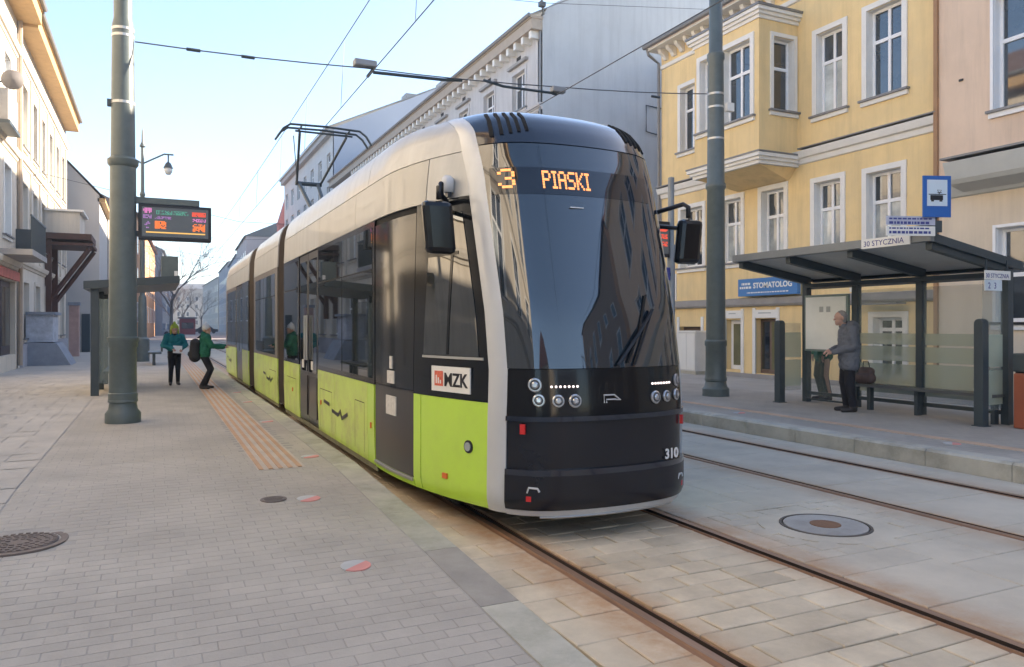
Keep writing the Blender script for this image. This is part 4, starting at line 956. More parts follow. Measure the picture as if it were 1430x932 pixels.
def hidden(t, k):        # stands behind the notice board, only the legs show
    V = S(k)
    fuse('body', [(V(.0, .1, .92), V(-.06, .12, .5), .10*k, .08*k), (V(-.06, .12, .5), V(.04, .12, .09), .075*k, .06*k), (V(.0, -.1, .92), V(-.03, -.12, .5), .10*k, .08*k), (V(-.03, -.12, .5), V(.06, -.13, .09), .075*k, .06*k), (V(.05, .12, .05), V(-.14, .12, .04), .05*k, .04*k), (V(.07, -.13, .05), V(-.12, -.13, .04), .05*k, .04*k), (V(0, 0, .95), V(0, 0, 1.36), .15*k, .15*k), (V(0, 0, 1.4), V(-.03, 0, 1.5), .06*k, .06*k)]+head(V(-.05, 0, 1.6), (-1, 0, 0), k)+hand(V(-.1, .22, .9), (-.2, 0, -1), k)+hand(V(-.1, -.22, .9), (-.2, 0, -1), k), .012*k, [M_skin, mat('dark_green_trousers', (.03, .05, .04), .9, var=.2, scale=15), M_shoe], t, lambda c: 2 if c.z < .1*k else (1 if c.z < 1.45*k and abs(c.y) < .18*k else 0), 2)
    fuse('jacket', [(V(0, .05, .88), V(0, .05, 1.34), .16*k, .15*k), (V(0, -.05, .88), V(0, -.05, 1.34), .16*k, .15*k), (V(0, -.16, 1.4), V(0, .16, 1.4), .08*k, .08*k)]+[q for s in (1, -1) for q in ((V(0, s*.19, 1.38), V(.0, s*.25, 1.12), .085*k, .07*k), (V(.0, s*.25, 1.12), V(-.09, s*.23, .92), .065*k, .05*k))], .012*k, M_green, t, None, 3)
    fuse('hair', [(V(-.03, 0, 1.65), V(-.03, 0, 1.66), .1*k, .1*k)], .012*k, M_hair, t, None, 2)
person(11.72, 10.72, .2, -.4, .99, 'person in dark green trousers mostly hidden behind the white notice board', hidden)
def girl(t, k):          # facing the camera, looking down at a white paper
    V = S(k); f = (.1, -1, -.25); hd = V(0, -.05, 1.545)
    legs = [(V(.085, .0, .92), V(.09, -.01, .50), .10*k, .078*k), (V(.09, -.01, .50), V(.095, .03, .09), .072*k, .056*k), (V(-.085, .0, .92), V(-.085, -.02, .50), .10*k, .078*k), (V(-.085, -.02, .50), V(-.10, .0, .09), .072*k, .056*k)]
    feet = [(V(.095, .03, .05), V(.11, -.15, .035), .048*k, .036*k), (V(-.10, .0, .05), V(-.12, -.17, .035), .048*k, .036*k)]
    hl = V(.12, -.27, 1.0); hr = V(-.06, -.28, 1.02)
    body = legs+feet+[(V(0, .01, .93), V(0, .01, 1.36), .135*k, .13*k), (V(0, -.0, 1.38), V(0, -.04, 1.50), .05*k, .05*k)]+head(hd, f, k*1.1)+hand(hl, (.0, -1, -.2), k, .7, -1)+hand(hr, (.2, -1, -.2), k, .7, 1)
    fuse('body', body, .012*k, [M_skin, M_trous, M_shoe], t, lambda c: 2 if c.z < .10*k else (1 if c.z < 1.44*k and c.y > -.22*k else 0), 2)
    arms = []
    for s, h in ((1, hl), (-1, hr)):
        arms += [(V(s*.19, 0, 1.36), V(s*.29, -.03, 1.12), .09*k, .075*k), (V(s*.29, -.03, 1.12), h, .072*k, .055*k)]
    fuse('jacket', [(V(.05, .01, 1.06), V(.05, 0, 1.32), .165*k, .145*k), (V(-.05, .01, 1.06), V(-.05, 0, 1.32), .165*k, .145*k), (V(-.14, 0, 1.40), V(.14, 0, 1.40), .065*k, .065*k), (V(-.05, .05, 1.44), V(.05, .05, 1.44), .07*k, .07*k)]+arms, .012*k, M_teal, t, None, 3)
    fuse('coat_hem', [(V(-.06, .01, .82), V(-.04, .01, 1.0), .125*k, .135*k), (V(.06, .01, .82), V(.04, .01, 1.0), .125*k, .135*k)], .014*k, M_trous, t, None, 3)
    fuse('hat', [(Vector(hd)+Vector((0, .01, .06))*k, Vector(hd)+Vector((0, .02, .09))*k, .115*k, .10*k), (Vector(hd)+Vector((0, .02, .18))*k, Vector(hd)+Vector((0, .02, .21))*k, .04*k, .035*k), (Vector(hd)+Vector((-.09, .0, .0))*k, Vector(hd)+Vector((-.10, -.01, -.12))*k, .035*k, .02*k), (Vector(hd)+Vector((.09, .0, .0))*k, Vector(hd)+Vector((.10, -.01, -.12))*k, .035*k, .02*k)], .011*k, M_lime, t, None, 2)
person(.45, 20.27, .2, .1, .87, 'child in a teal jacket and lime knitted hat reading a paper', girl)
pp = thing('paper', (.52, 19.98, 1.06), 'white paper held by the child in the lime hat', 'paper')
MB().prism([(-.09, -.10), (.11, -.12), (.12, .09), (-.08, .11)], -.004, .004, lambda a, d, b: (.50+a, 19.985+d+b*.35, 1.08+b*.85)).build('sheet', M_white, pp)
def boy(t, k):           # seen from the side, pointing to the right at the tram
    V = S(k); f = (.9, -.5, 0); hd = V(.05, 0, 1.56)
    legs = [(V(-.02, .09, .90), V(.17, .10, .52), .105*k, .08*k), (V(.17, .10, .52), V(.02, .12, .09), .076*k, .058*k), (V(-.03, -.09, .90), V(.14, -.11, .50), .105*k, .08*k), (V(.14, -.11, .50), V(-.08, -.12, .09), .076*k, .058*k)]
    feet = [(V(.03, .12, .05), V(.21, .08, .035), .048*k, .036*k), (V(-.09, -.12, .05), V(.09, -.20, .035), .048*k, .036*k)]
    hl = V(.50, .02, 1.13); hr = V(.46, -.10, 1.10)
    body = legs+feet+[(V(.0, 0, .93), V(.02, 0, 1.36), .135*k, .13*k), (V(.02, 0, 1.38), V(.05, 0, 1.5), .05*k, .05*k)]+head(hd, f, k*1.08)+hand(hl, (1, 0, .05), k, .4, -1)+hand(hr, (1, .1, .0), k, .4, 1)
    fuse('body', body, .012*k, [M_skin, M_trous, M_shoe], t, lambda c: 2 if c.z < .10*k else (1 if c.z < 1.44*k and c.x < .4*k else 0), 2)
    arms = []
    for s, h in ((1, hl), (-1, hr)): arms += [(V(.04, s*.17, 1.37), V(.15, s*.22, 1.14), .09*k, .075*k), (V(.15, s*.22, 1.14), h, .072*k, .055*k)]
    fuse('jacket', [(V(-.01, .05, .95), V(.02, .05, 1.34), .17*k, .155*k), (V(-.01, -.05, .95), V(.02, -.05, 1.34), .17*k, .155*k), (V(.02, -.14, 1.40), V(.02, .14, 1.40), .07*k, .07*k), (V(-.03, -.05, 1.46), V(-.03, .05, 1.46), .065*k, .065*k), (V(-.01, -.07, .88), V(-.01, .07, .88), .12*k, .12*k)]+arms, .012*k, M_green, t, None, 3)
    fuse('hat', [(Vector(hd)+Vector((-.01, 0, .06))*k, Vector(hd)+Vector((-.015, 0, .09))*k, .112*k, .10*k), (Vector(hd)+Vector((-.02, 0, .18))*k, Vector(hd)+Vector((-.02, 0, .20))*k, .035*k, .03*k)], .011*k, M_whith, t, None, 2)
person(1.05, 18.78, .2, 0, .865, 'child in a green jacket and white hat pointing at the tram', boy)
bp = thing('backpack', (.885, 18.78, 1.1), 'bulging black backpack worn by the child in the green jacket', 'backpack')
fuse('sack', [(Vector((-.04, -.06, -.16)), Vector((-.03, -.05, .14)), .13, .12), (Vector((-.04, .06, -.16)), Vector((-.03, .05, .14)), .13, .12), (Vector((-.12, -.03, -.1)), Vector((-.12, .03, -.1)), .08, .08)], .014, M_pack, bp)
for s in (-.08, .08): MB().tube([(.90, 18.78+s, 1.36), (1.02, 18.78+s, 1.46), (1.16, 18.78+s, 1.30), (1.12, 18.78+s, 1.02), (.93, 18.78+s, .94)], .018, 6).build('strap', M_pack, bp)
bg_ = thing('handbag', (11.08, 9.2, .65), 'brown shopping bag on the bench end behind the waiting person', 'bag')
fuse('bag_body', [(Vector((-.04, -.10, .10)), Vector((-.04, .10, .10)), .10, .10), (Vector((-.02, -.09, .22)), Vector((-.02, .07, .22)), .075, .07)], .012, mat('bag_brown', (.10, .065, .055), .6, var=.35, scale=9), bg_)
MB().tube([(11.06, 9.12, .92), (11.05, 9.14, 1.03), (11.05, 9.24, 1.03), (11.06, 9.26, .92)], .010, 6).build('handle', M_pack, bg_)
# ------------------------------------------------------------------ buildings
class Fr:
    """facade frame: u along the wall, d outwards, z up"""
    def __init__(s, o, u, n): s.o = Vector((*o, 0)); s.u = Vector((*u, 0)).normalized(); s.n = Vector((*n, 0)).normalized()
    def __call__(s, u, d, z): return s.o+s.u*u+s.n*d+Vector((0, 0, z))
def RightF(x): return Fr((x, 0), (0, 1), (-1, 0))     # faces the street from the right ; u = world Y
def LeftF(x): return Fr((x, 0), (0, 1), (1, 0))
def FrontF(y): return Fr((0, y), (1, 0), (0, -1))     # faces the camera ; u = world X
def wall(name, fr, u0, u1, z0, z1, holes, mt, parent, depth=.24, d=0.):
    us = sorted({u0, u1, *[h[0] for h in holes], *[h[1] for h in holes]}); zs = sorted({z0, z1, *[h[2] for h in holes], *[h[3] for h in holes]})
    us = [u for u in us if u0 <= u <= u1]; zs = [z for z in zs if z0 <= z <= z1]
    m = MB()
    for a, b in zip(us, us[1:]):
        for c, e in zip(zs, zs[1:]):
            mu, mz = (a+b)/2, (c+e)/2
            if any(h[0] < mu < h[1] and h[2] < mz < h[3] for h in holes): continue
            m.quad(fr(a, d, c), fr(b, d, c), fr(b, d, e), fr(a, d, e))
    for a, b, c, e in holes:
        for p, q in (((a, c), (b, c)), ((b, c), (b, e)), ((b, e), (a, e)), ((a, e), (a, c))):
            m.quad(fr(p[0], d, p[1]), fr(q[0], d, q[1]), fr(q[0], d-depth, q[1]), fr(p[0], d-depth, p[1]))
        m.quad(fr(a, d-depth-.02, c), fr(b, d-depth-.02, c), fr(b, d-depth-.02, e), fr(a, d-depth-.02, e))
    return m.build(name, mt, parent)
def fb(m, fr, a, b, d0, d1, c, e): m.box(a, b, d0, d1, c, e, fn=fr); return m
M_wf = mat('window_frame_white', (.84, .84, .84), .45, var=.04); M_sur = mat('casing_cream', (.78, .76, .71), .7, var=.06); M_zinc = mat('zinc_sheet', (.22, .22, .22), .5, metal=.3, var=.15)
M_pane = mat('pane', (.035, .042, .048), .03, spec=.9, var=.5, scale=1.3, ior=1.65, rnd=.6)
M_panel2 = mat('pane_curtain', (.42, .45, .44), .06, spec=.9, var=.5, scale=1.6, ior=1.6, rnd=.3)
def window(fr, h, parent, cols=2, rows_=(.66,), depth=.24, d=0., casing=.13, sill=.10, fw=.075, frame=None, sur=None, curtain=.3, far=False, sillm=None):
    a, b, c, e = h; D = d-depth+.07
    if casing and not far:
        m = MB(); k = casing
        fb(m, fr, a-k, a+.001, d-.02, d+.035, c, e+k); fb(m, fr, b-.001, b+k, d-.02, d+.035, c, e+k); fb(m, fr, a+.002, b-.002, d-.02, d+.0345, e+.001, e+k-.001)
        fb(m, fr, a+.0005, a+.012, D, d-.021, c, e); fb(m, fr, b-.012, b-.0005, D, d-.021, c, e); fb(m, fr, a+.0125, b-.0125, D, d-.0215, e-.012, e-.0005)
        sb = m.build('casing', sur or M_sur, parent)
    m = MB()
    fb(m, fr, a, a+fw, D-.05, D, c, e); fb(m, fr, b-fw, b, D-.05, D, c, e); fb(m, fr, a+fw+.0005, b-fw-.0005, D-.05, D-.001, c, c+fw); fb(m, fr, a+fw+.0005, b-fw-.0005, D-.05, D-.001, e-fw, e)
    us = seq(a+fw, b-fw, cols); zs = [c+fw]+[c+(e-c)*r for r in rows_]+[e-fw]
    for u in us[1:-1]: fb(m, fr, u-.035, u+.035, D-.048, D+.004, c+fw-.001, e-fw+.001)
    for z in zs[1:-1]: fb(m, fr, a+fw-.001, b-fw+.001, D-.047, D+.007, z-.04, z+.04)
    w = m.build('window', frame or M_wf, parent)
    for i in range(cols):
        for k in range(len(zs)-1):
            mt = M_panel2 if (k == 0 and random.random() < curtain) else M_pane
            tl = random.uniform(-.004, .004)
            p = MB(); p.quad(fr(us[i], D-.03+tl, zs[k]), fr(us[i+1], D-.03-tl, zs[k]), fr(us[i+1], D-.03, zs[k+1]), fr(us[i], D-.03+tl*.5, zs[k+1])); p.build('pane', mt, w)
    if sill and not far:
        m = MB(); fb(m, fr, a-casing-.05, b+casing+.05, d-.02, d+.11, c-.05, c-.001); m.build('sill', sillm or M_zinc, parent)
        m = MB(); fb(m, fr, a-casing-.02, b+casing+.02, d-.02, d+.06, c-.15, c-.052); m.build('sill_moulding', sur or M_sur, parent)
    return w
def moulding(name, fr, a, b, z, prof, mt, parent, d=0.):
    """horizontal band ; prof = list of (out, z-offset)"""
    m = MB(); n = len(prof); vs = [fr(u, d+o, z+h) for u in (a, b) for o, h in prof]
    m.add(vs, [(i, i+1, n+i+1, n+i) for i in range(n-1)]+[tuple(range(n)), tuple(range(n, 2*n))]); return m.build(name, mt, parent)
CORN = [(0, -.02), (.04, 0), (.06, .08), (.12, .10), (.16, .20), (.17, .26), (0, .28)]
# ---- yellow house
M_yel = mat('yellow_render', (.84, .63, .315), .9, streak=.16, var=.08, scale=1.1, bump=.15, bscale=80, dirt=(.62, .50, .30), dirt_s=.6, dirt_a=.5)
M_tile = mat('red_tile', (.23, .085, .06), .8, var=.2, scale=6); M_stone = mat('grey_ledge', (.33, .315, .30), .85, var=.15, scale=3)
Y = thing('yellow_house', (15, 15.5, .2), 'yellow rendered corner house with box bay and cream window casings', 'building')
f = RightF(15.0); y0, y1 = 10.62, 20.35; b0_, b1_ = 14.55, 17.05
win2 = [(18.50, 19.34, 7.1, 9.1), (13.12, 13.92, 6.9, 8.92), (11.52, 12.44, 6.9, 8.95)]
win1 = [(18.28, 19.32, 3.45, 5.28), (16.62, 17.44, 3.45, 5.28), (15.0, 15.82, 3.45, 5.30), (13.18, 13.98, 3.45, 5.22), (11.54, 12.44, 3.40, 5.18)]
low = [(18.35, 19.4, .32, 1.62), (16.62, 17.24, .40, 1.82), (15.28, 16.05, .34, 1.84), (11.50, 12.26, .45, 1.84)]
wall('wall', f, y0, y1, .1, 10.6, win2+win1+low, M_yel, Y)
MB().box(15.3, 23, y0+.01, y1-.01, .1, 10.5).build('wall', M_yel, Y)
for h in win2: window(f, h, Y, 2, (.64,), curtain=.7)
for h in win1: window(f, h, Y, 2, (.62,), curtain=.8)
M_brown = mat('brown_door', (.17, .115, .085), .6, var=.15, scale=8); M_olive = mat('olive_pane', (.16, .155, .08), .1, spec=.8, var=.3, scale=2)
m = MB(); fb(m, f, 18.36, 19.39, -.2, -.16, .32, 1.61); dr = m.build('door', M_brown, Y)
for a, b in ((18.42, 18.85), (18.90, 19.33)): m = MB(); fb(m, f, a, b, -.159, -.145, .42, 1.5); m.build('door_panel', M_brown, dr)
m = MB(); fb(m, f, 16.63, 17.23, -.2, -.17, .40, 1.81); wd = m.build('shop_window', M_wf, Y)
m = MB(); fb(m, f, 16.74, 17.12, -.169, -.16, .52, 1.70); m.build('pane', M_olive, wd)
m = MB(); fb(m, f, 15.29, 16.04, -.2, -.17, .34, 1.83); wd = m.build('shop_window', M_brown, Y)
m = MB(); fb(m, f, 15.36, 15.62, -.169, -.16, .46, 1.76); m.build('pane', M_olive, wd)
m = MB(); fb(m, f, 15.70, 15.98, -.169, -.16, .46, 1.76); m.build('pane', M_pane, wd)
for a, b, c, e in low[:3]:
    m = MB(); k = .11
    fb(m, f, a-k, a, -.02, .03, .25, e+.30); fb(m, f, b, b+k, -.02, .03, .25, e+.30); m.build('casing', M_sur, Y)
for a, b in ((15.2, 16.12), (16.56, 17.3)):
    m = MB(); fb(m, f, a, b, 0, .04, 1.86, 2.08); sg_ = m.build('lintel_sign', M_sign, Y)
    m = MB(); fb(m, f, a+.25, b-.2, .041, .044, 1.98, 2.01); m.build('print_line', mat('faint_grey', (.42, .44, .43), .5), sg_)
window(f, low[3], Y, 2, (.34, .60, .80), curtain=.0, sill=0)
for a, b in ((y0, 13.2), (13.2, 17.6), (17.6, y1)):
    moulding('ledge', f, a+.002, b-.002, 2.18, [(0, 0), (.10, .01), (.14, .06), (.16, .22), (0, .24)], M_stone, Y)
m = MB(); fb(m, f, 11.30, 12.5, .165, .50, 2.12, 2.16); m.build('door_canopy', M_zinc, Y)
m = MB(); fb(m, f, y0, y1, 0, .06, .12, .32)
m.build('plinth', M_stone, Y)
moulding('cornice', f, y0-.02, y1+.03, 5.78, [(0, -.02), (.05, 0), (.07, .12), (.14, .14), (.18, .24), (.20, .30), (0, .34)], M_sur, Y)
for a, b in ((y0-.03, b0_-.2), (b1_+.2, y1+.04)): m = MB(); fb(m, f, a, b, -.01, .225, 6.124, 6.15); m.build('cornice_flashing', M_zinc, Y)
# pilaster strips between the first floor windows
for u in (18.02, 19.6, 14.5, 12.86): m = MB(); fb(m, f, u-.05, u+.05, 0, .025, 2.45, 3.3); m.build('panel_strip', M_sur, Y)
# eaves: moulding, consoles, soffit, gutter, roof
moulding('eaves_moulding', f, y0, y1+.02, 9.98, [(0, 0), (.05, .02), (.07, .12), (0, .14)], M_sur, Y)
u = 10.8
while u < 20.3:
    m = MB(); m.prism([(0, 10.22), (.10, 10.22), (.16, 10.32), (.30, 10.42), (.34, 10.52), (.0, 10.52)], u-.07, u+.07, lambda a, d, b: f(d, a, b)); m.build('console', M_sur, Y); u += .42
m = MB(); fb(m, f, y0, y1+.05, 0, .55, 10.525, 10.60); m.build('soffit', M_sur, Y)
m = MB(); m.tube([f(y0, .62, 10.66), f(y1+.1, .62, 10.66)], .085, 8); m.build('gutter', M_zinc, Y)
m = MB(); m.add([f(y0, .62, 10.72), f(y1+.12, .62, 10.72), f(y1+.12, -4.2, 13.6), f(y0, -4.2, 13.6), f(y0, .55, 10.61), f(y1+.12, .55, 10.61), f(y1+.12, -4.2, 13.4), f(y0, -4.2, 13.4)], [(0, 1, 2, 3), (4, 5, 6, 7), (0, 1, 5, 4), (1, 2, 6, 5), (2, 3, 7, 6), (3, 0, 4, 7)]); rf = m.build('roof', M_tile, Y)
m = MB(); m.tube([f(y1+.02, .55, 10.62), f(y1+.02, .50, 10.42), f(y1+.02, .10, 10.20), f(y1+.02, .08, .3)], .05, 8); m.build('downpipe', M_zinc, Y)
m = MB(); fb(m, f, 17.9, 18.12, -.02, .012, 9.55, 9.85); m.build('vent_grille', M_stone, Y)
# box bay
bx, b0, b1, bz0, bz1 = 13.7, 14.55, 17.05, 5.98, 9.42
bf = RightF(bx); wbay = (14.84, 15.86, 6.98, 8.95); wbay2 = (16.1, 16.8, 6.98, 8.95)
wall('bay_wall', bf, b0, b1, bz0, bz1, [wbay, wbay2], M_yel, Y); window(bf, wbay, Y, 2, (.62,), curtain=.1); window(bf, wbay2, Y, 2, (.62,), curtain=.1)
sf = FrontF(b0); wsd = (14.16, 14.86, 7.12, 8.98)
wall('bay_wall', sf, bx, 15.02, bz0, bz1, [wsd], M_yel, Y); window(sf, wsd, Y, 1, (.60,), curtain=0, casing=.10)
wall('bay_wall', Fr((0, b1), (1, 0), (0, 1)), bx, 15.02, bz0, bz1, [], M_yel, Y)
PB = [(0, .0), (.05, .0), (.07, .10), (.14, .12), (.17, .22), (0, .26)]
for zz, nm in ((5.72, 'bay_base'), (9.36, 'bay_cornice')):
    m = MB(); 
    for (o, h0, h1) in ((.04, 0, .09), (.10, .09, .17), (.16, .17, .26)): m.box(bx-o, 15.0, b0-o, b1+o, zz+h0, zz+h1-.001)
    m.build(nm, M_sur, Y)
MB().box(bx-.18, 15, b0-.18, b1+.18, 5.982, 6.02).build('bay_flashing', M_zinc, Y); MB().box(bx-.19, 15, b0-.19, b1+.19, 9.622, 9.68).build('bay_roof', M_zinc, Y)
m = MB(); m.add([(bx+.05, b0+.05, 5.715), (15, b0+.05, 5.715), (15, b1-.05, 5.715), (bx+.05, b1-.05, 5.715), (14.96, b0+.3, 5.45), (15, b0+.3, 5.45), (15, b1-.3, 5.45), (14.96, b1-.3, 5.45)], [(0, 1, 2, 3), (0, 1, 5, 4), (0, 4, 7, 3), (3, 7, 6, 2)]); m.build('bay_soffit', M_yel, Y)
# dentist's sign
t = thing('shop_sign', (14.9, 15.3, 2.7), 'blue and white dentist sign fixed to the yellow house above its grey ledge', 'sign')
m = MB(); fb(m, f, 14.30, 16.45, .17, .27, 2.46, 2.93); bd = m.build('board', mat('sign_mid_blue', (.06, .20, .46), .5, var=.05), t)
text('lettering', 'STOMATOLOG', f(15.86, .275, 2.665), (0, -1, 0), (0, 0, 1), .205, M_sign, bd, .003, bold=.006)
for a, b, c, e in ((15.98, 16.32, 2.76, 2.82), (15.94, 16.38, 2.66, 2.72), (14.6, 16.1, 2.53, 2.56)):
    rg = random.Random(int(a*100)); x = a; m = MB()
    while x < b: w = rg.uniform(.04, .1); fb(m, f, x, min(b, x+w), .271, .274, c, e); x += w+.025
    m.build('small_print', M_sign, bd)
# ---- pink house
M_pink = mat('pink_render', (.76, .58, .43), .9, streak=.18, var=.08, scale=.9, bump=.15, bscale=80, dirt=(.60, .46, .34), dirt_s=.7, dirt_a=.5); M_peach = mat('beige_render', (.70, .59, .45), .9, streak=.12, var=.07, scale=.9, bump=.15)
K = thing('pink_house', (15, 3, .2), 'pink house with a pale base and white ledge beside the yellow house', 'building')
f = RightF(14.85); p0, p1 = -7.0, 10.55
up_ = [(u, u+1.55, 5.85, 8.1) for u in (7.85, 4.9, 1.9, -1.1, -4.1)]; up2 = [(a, b, 9.3, 11.3) for a, b, _, _ in up_]
lo_ = [(u, u+1.6, 1.72, 3.55) for u in (7.75, 4.8, 1.8, -1.2, -4.2)]
wall('wall', f, p0, p1, 4.42, 12.6, up_+up2, M_pink, K); wall('base_wall', f, p0, p1, .1, 4.42, lo_, M_peach, K)
MB().box(15.12, 23, p0, p1-.01, .1, 12.5).build('wall', M_pink, K)
for h in up_+up2: window(f, h, K, 2, (.60,), curtain=.1, sur=M_wf, casing=.06)
for h in lo_: window(f, h, K, 2, (.5,), curtain=0, sur=M_wf, casing=.06, sillm=M_black)
moulding('ledge', f, p0, p1-.02, 4.26, [(0, 0), (.06, .02), (.16, .22), (.18, .30), (0, .32)], mat('ledge_white', (.52, .53, .50), .7, var=.06), K)
m = MB(); m.prism([(.0, 4.32), (.55, 4.44), (.62, 4.52), (.70, 4.74), (.74, 4.86), (.0, 4.92)], 2.2, 9.95, lambda a, d, b: f(d, a, b)); m.build('balcony_ledge', MATS['ledge_white'], K)
m = MB(); fb(m, f, 2.15, 10.0, 0, .76, 4.921, 4.96); m.build('ledge_flashing', M_zinc, K)
m = MB(); fb(m, f, p0, p1, 0, .5, 12.6, 12.9); m.build('eaves', M_sur, K)
m = MB(); m.add([f(p0, .6, 12.9), f(p1, .6, 12.9), f(p1, -4, 15.5), f(p0, -4, 15.5)], [(0, 1, 2, 3)]); m.build('roof', M_tile, K)
m = MB(); fb(m, f, 10.02, 10.10, 0, .03, 6.62, 6.66); m.build('wall_fixing', M_black, K)
m = MB(); fb(m, f, p1+.002, p1+.085, -.1, .06, .2, 10.3); m.build('downpipe', mat('brown_pipe', (.36, .20, .10), .6), K)
# ---- grey house beyond
M_gr = mat('grey_render', (.49, .51, .52), .9, streak=.14, var=.06, scale=.5, bump=.1, dirt=(.38, .40, .41), dirt_s=.35, dirt_a=.6); M_grf = mat('pale_grey_facade', (.54, .525, .51), .9, streak=.15, var=.08, scale=.8)
def eaves_roof(fr, T, a, b, z, mt_e, mt_r, out=.5, back=5, rise=3.0, gut=True):
    m = MB(); fb(m, fr, a, b, 0, out-.05, z-.55, z-.12); m.build('eaves_frieze', mt_e, T)
    m = MB(); fb(m, fr, a-.03, b+.03, -.02, out, z-.119, z); m.build('eaves', mt_e, T)
    m = MB(); m.add([fr(a-.03, out+.02, z+.02), fr(b+.03, out+.02, z+.02), fr(b+.03, -back, z+rise), fr(a-.03, -back, z+rise), fr(a-.03, out, z+.001), fr(b+.03, out, z+.001), fr(b+.03, -back, z+rise-.15), fr(a-.03, -back, z+rise-.15)], [(0, 1, 2, 3), (4, 5, 6, 7), (0, 1, 5, 4), (1, 2, 6, 5), (3, 0, 4, 7)]); r = m.build('roof', mt_r, T)
    if gut: m = MB(); m.tube([fr(a, out+.06, z), fr(b, out+.06, z)], .08, 6); m.build('gutter', M_zinc, T)
    return r
def floors(u0, u1, n, w, zs, off=None):
    st = (u1-u0)/n; return [(u0+st*(i+.5)-w/2, u0+st*(i+.5)+w/2, a, b) for i in range(n) for a, b in zs]
H = thing('grey_house', (14.5, 45, .2), 'long pale grey tenement with a blank firewall rising behind the tram', 'building')
MB().box(21.5, 27, 18.5, 27.7, .1, 13.5).build('unseen_rear_block', M_gr, H)  # unseen block added to stop the sun shining through the yard gap
f = RightF(14.5); hs = floors(28.4, 67.5, 12, 1.25, [(1.2, 3.4), (4.6, 6.7), (7.9, 10.0), (11.1, 12.75)])
wall('wall', f, 27.8, 67.7, .1, 14.0, hs, M_grf, H)
for h in hs: window(f, h, H, 2, (.62,), far=h[0] > 40, casing=.16, curtain=.2, sur=M_grf)
for a, b, c, e in hs:
    if c > 4 and a < 52:
        m = MB(); fb(m, f, a-.30, b+.30, 0, .16, e+.30, e+.42); m.build('window_hood', M_stone, H)
        if c > 11: m = MB(); fb(m, f, (a+b)/2-.2, (a+b)/2+.2, 0, .02, 13.15, 13.45); m.build('attic_opening', M_void, H)
for z in (4.1, 7.4, 10.6): moulding('string_course', f, 27.8, 67.7, z, CORN, M_grf, H)
u = 28.0
while u < 60: m = MB(); fb(m, f, u, u+.22, .0, .42, 13.55, 13.86); m.build('console', M_sur, H); u += .75
eaves_roof(f, H, 27.8, 67.7, 14.4, mat('eaves_tan', (.40, .33, .26), .8, var=.1), M_zinc, .55, 5.5, 3.2)
m = MB(); m.prism([(14.5, .1), (26, .1), (26, 15.2), (20.2, 18.2), (17, 16.2), (15.2, 15.15), (14.75, 14.85), (14.5, 14.4)], 27.78, 28.2, lambda a, d, b: (a, d, b)); m.build('firewall', M_gr, H)
MB().box(20, 26, 28.2, 67.7, .1, 14).build('unseen_rear_block', M_gr, H)
m = MB(); m.tube([(14.42, 27.85, 14.2), (14.46, 27.9, 13.8), (14.42, 27.95, .3)], .06, 6); m.build('downpipe', M_zinc, H)
m = MB(); m.tube([(20.5, 27.72, 11.3), (19.6, 27.70, 11.35), (19.6, 27.70, 10.2), (20.3, 27.7, 10.1)], .03, 6); m.build('wall_cable', M_wire, H)
# ---- taller house behind it, with firewall
H2 = thing('tall_grey_house', (14.5, 80, .2), 'taller blue grey house whose gable stands behind the pantograph', 'building')
f = RightF(14.45); hs = floors(68, 96, 7, 1.6, [(5, 7.2), (8.6, 10.8), (12.2, 14.4), (15.6, 17.4)])
wall('wall', f, 67.72, 96, .1, 19.2, hs, M_grf, H2)
for h in hs: window(f, h, H2, 1, (.6,), far=True)
m = MB(); m.prism([(14.45, .1), (30, .1), (30, 24.5), (24.5, 24.2), (14.45, 19.25)], 67.7, 68.1, lambda a, d, b: (a, d, b)); m.build('firewall', mat('blue_grey_render', (.40, .43, .49), .9, var=.05, scale=.3), H2)
eaves_roof(f, H2, 67.7, 96, 19.3, M_stone, M_zinc, .5, 10, 5)
for x, z in ((21.5, 23.6), (25.0, 25.2)):
    c = MB().box(x, x+1.0, 69, 70.5, z-1.6, z).build('chimney', M_stone, H2)
# red turret house
H3 = thing('red_turret', (17.1, 112, .2), 'red brick turret with pointed roof far along the right side', 'turret')
MB().box(16.0, 18.2, 111, 113.2, .1, 16.0).build('wall', mat('red_brick', (.34, .10, .08), .8, var=.15), H3)
m = MB(); m.add([(15.9, 110.9, 16.0), (18.3, 110.9, 16.0), (18.3, 113.3, 16.0), (15.9, 113.3, 16.0), (17.1, 112.1, 20.5)], [(0, 1, 4), (1, 2, 4), (2, 3, 4), (3, 0, 4)]); m.build('roof', MATS['red_brick'], H3)
# ---- left side
M_cream = mat('cream_facade', (.62, .55, .45), .9, streak=.2, var=.10, scale=.7, dirt=(.42, .36, .30), dirt_s=.5, dirt_a=.6); M_cream2 = mat('ochre_white_facade', (.64, .58, .49), .9, streak=.2, var=.10, scale=.7, dirt=(.45, .37, .28), dirt_s=.6, dirt_a=.6)
M_soff = mat('soffit_timber', (.42, .27, .12), .7, var=.15, scale=4)
A = thing('cream_tenement', (-4.2, 20, .2), 'cream tenement with shopfront and iron balcony at the left edge', 'building')
f = LeftF(-4.2); hs = floors(-4, 30.0, 11, 1.15, [(4.5, 6.7), (8.0, 10.2)])
wall('wall', f, -4, 30.4, 3.45, 12.0, hs, M_cream, A)
wall('base_wall', f, -4, 30.4, .1, 3.45, [(26.9, 30.1, .7, 3.1), (20, 25.5, .7, 3.1), (12, 18, .7, 3.1)], M_cream, A, .4)
for h in hs: window(f, h, A, 2, (.62,), curtain=.2)
MB().box(-13, -4.7, -4, 30.3, .1, 12).build('wall', M_cream, A)
for z in (3.5, 7.2, 10.7): moulding('string_course', f, -4, 30.4, z, CORN, M_cream2, A)
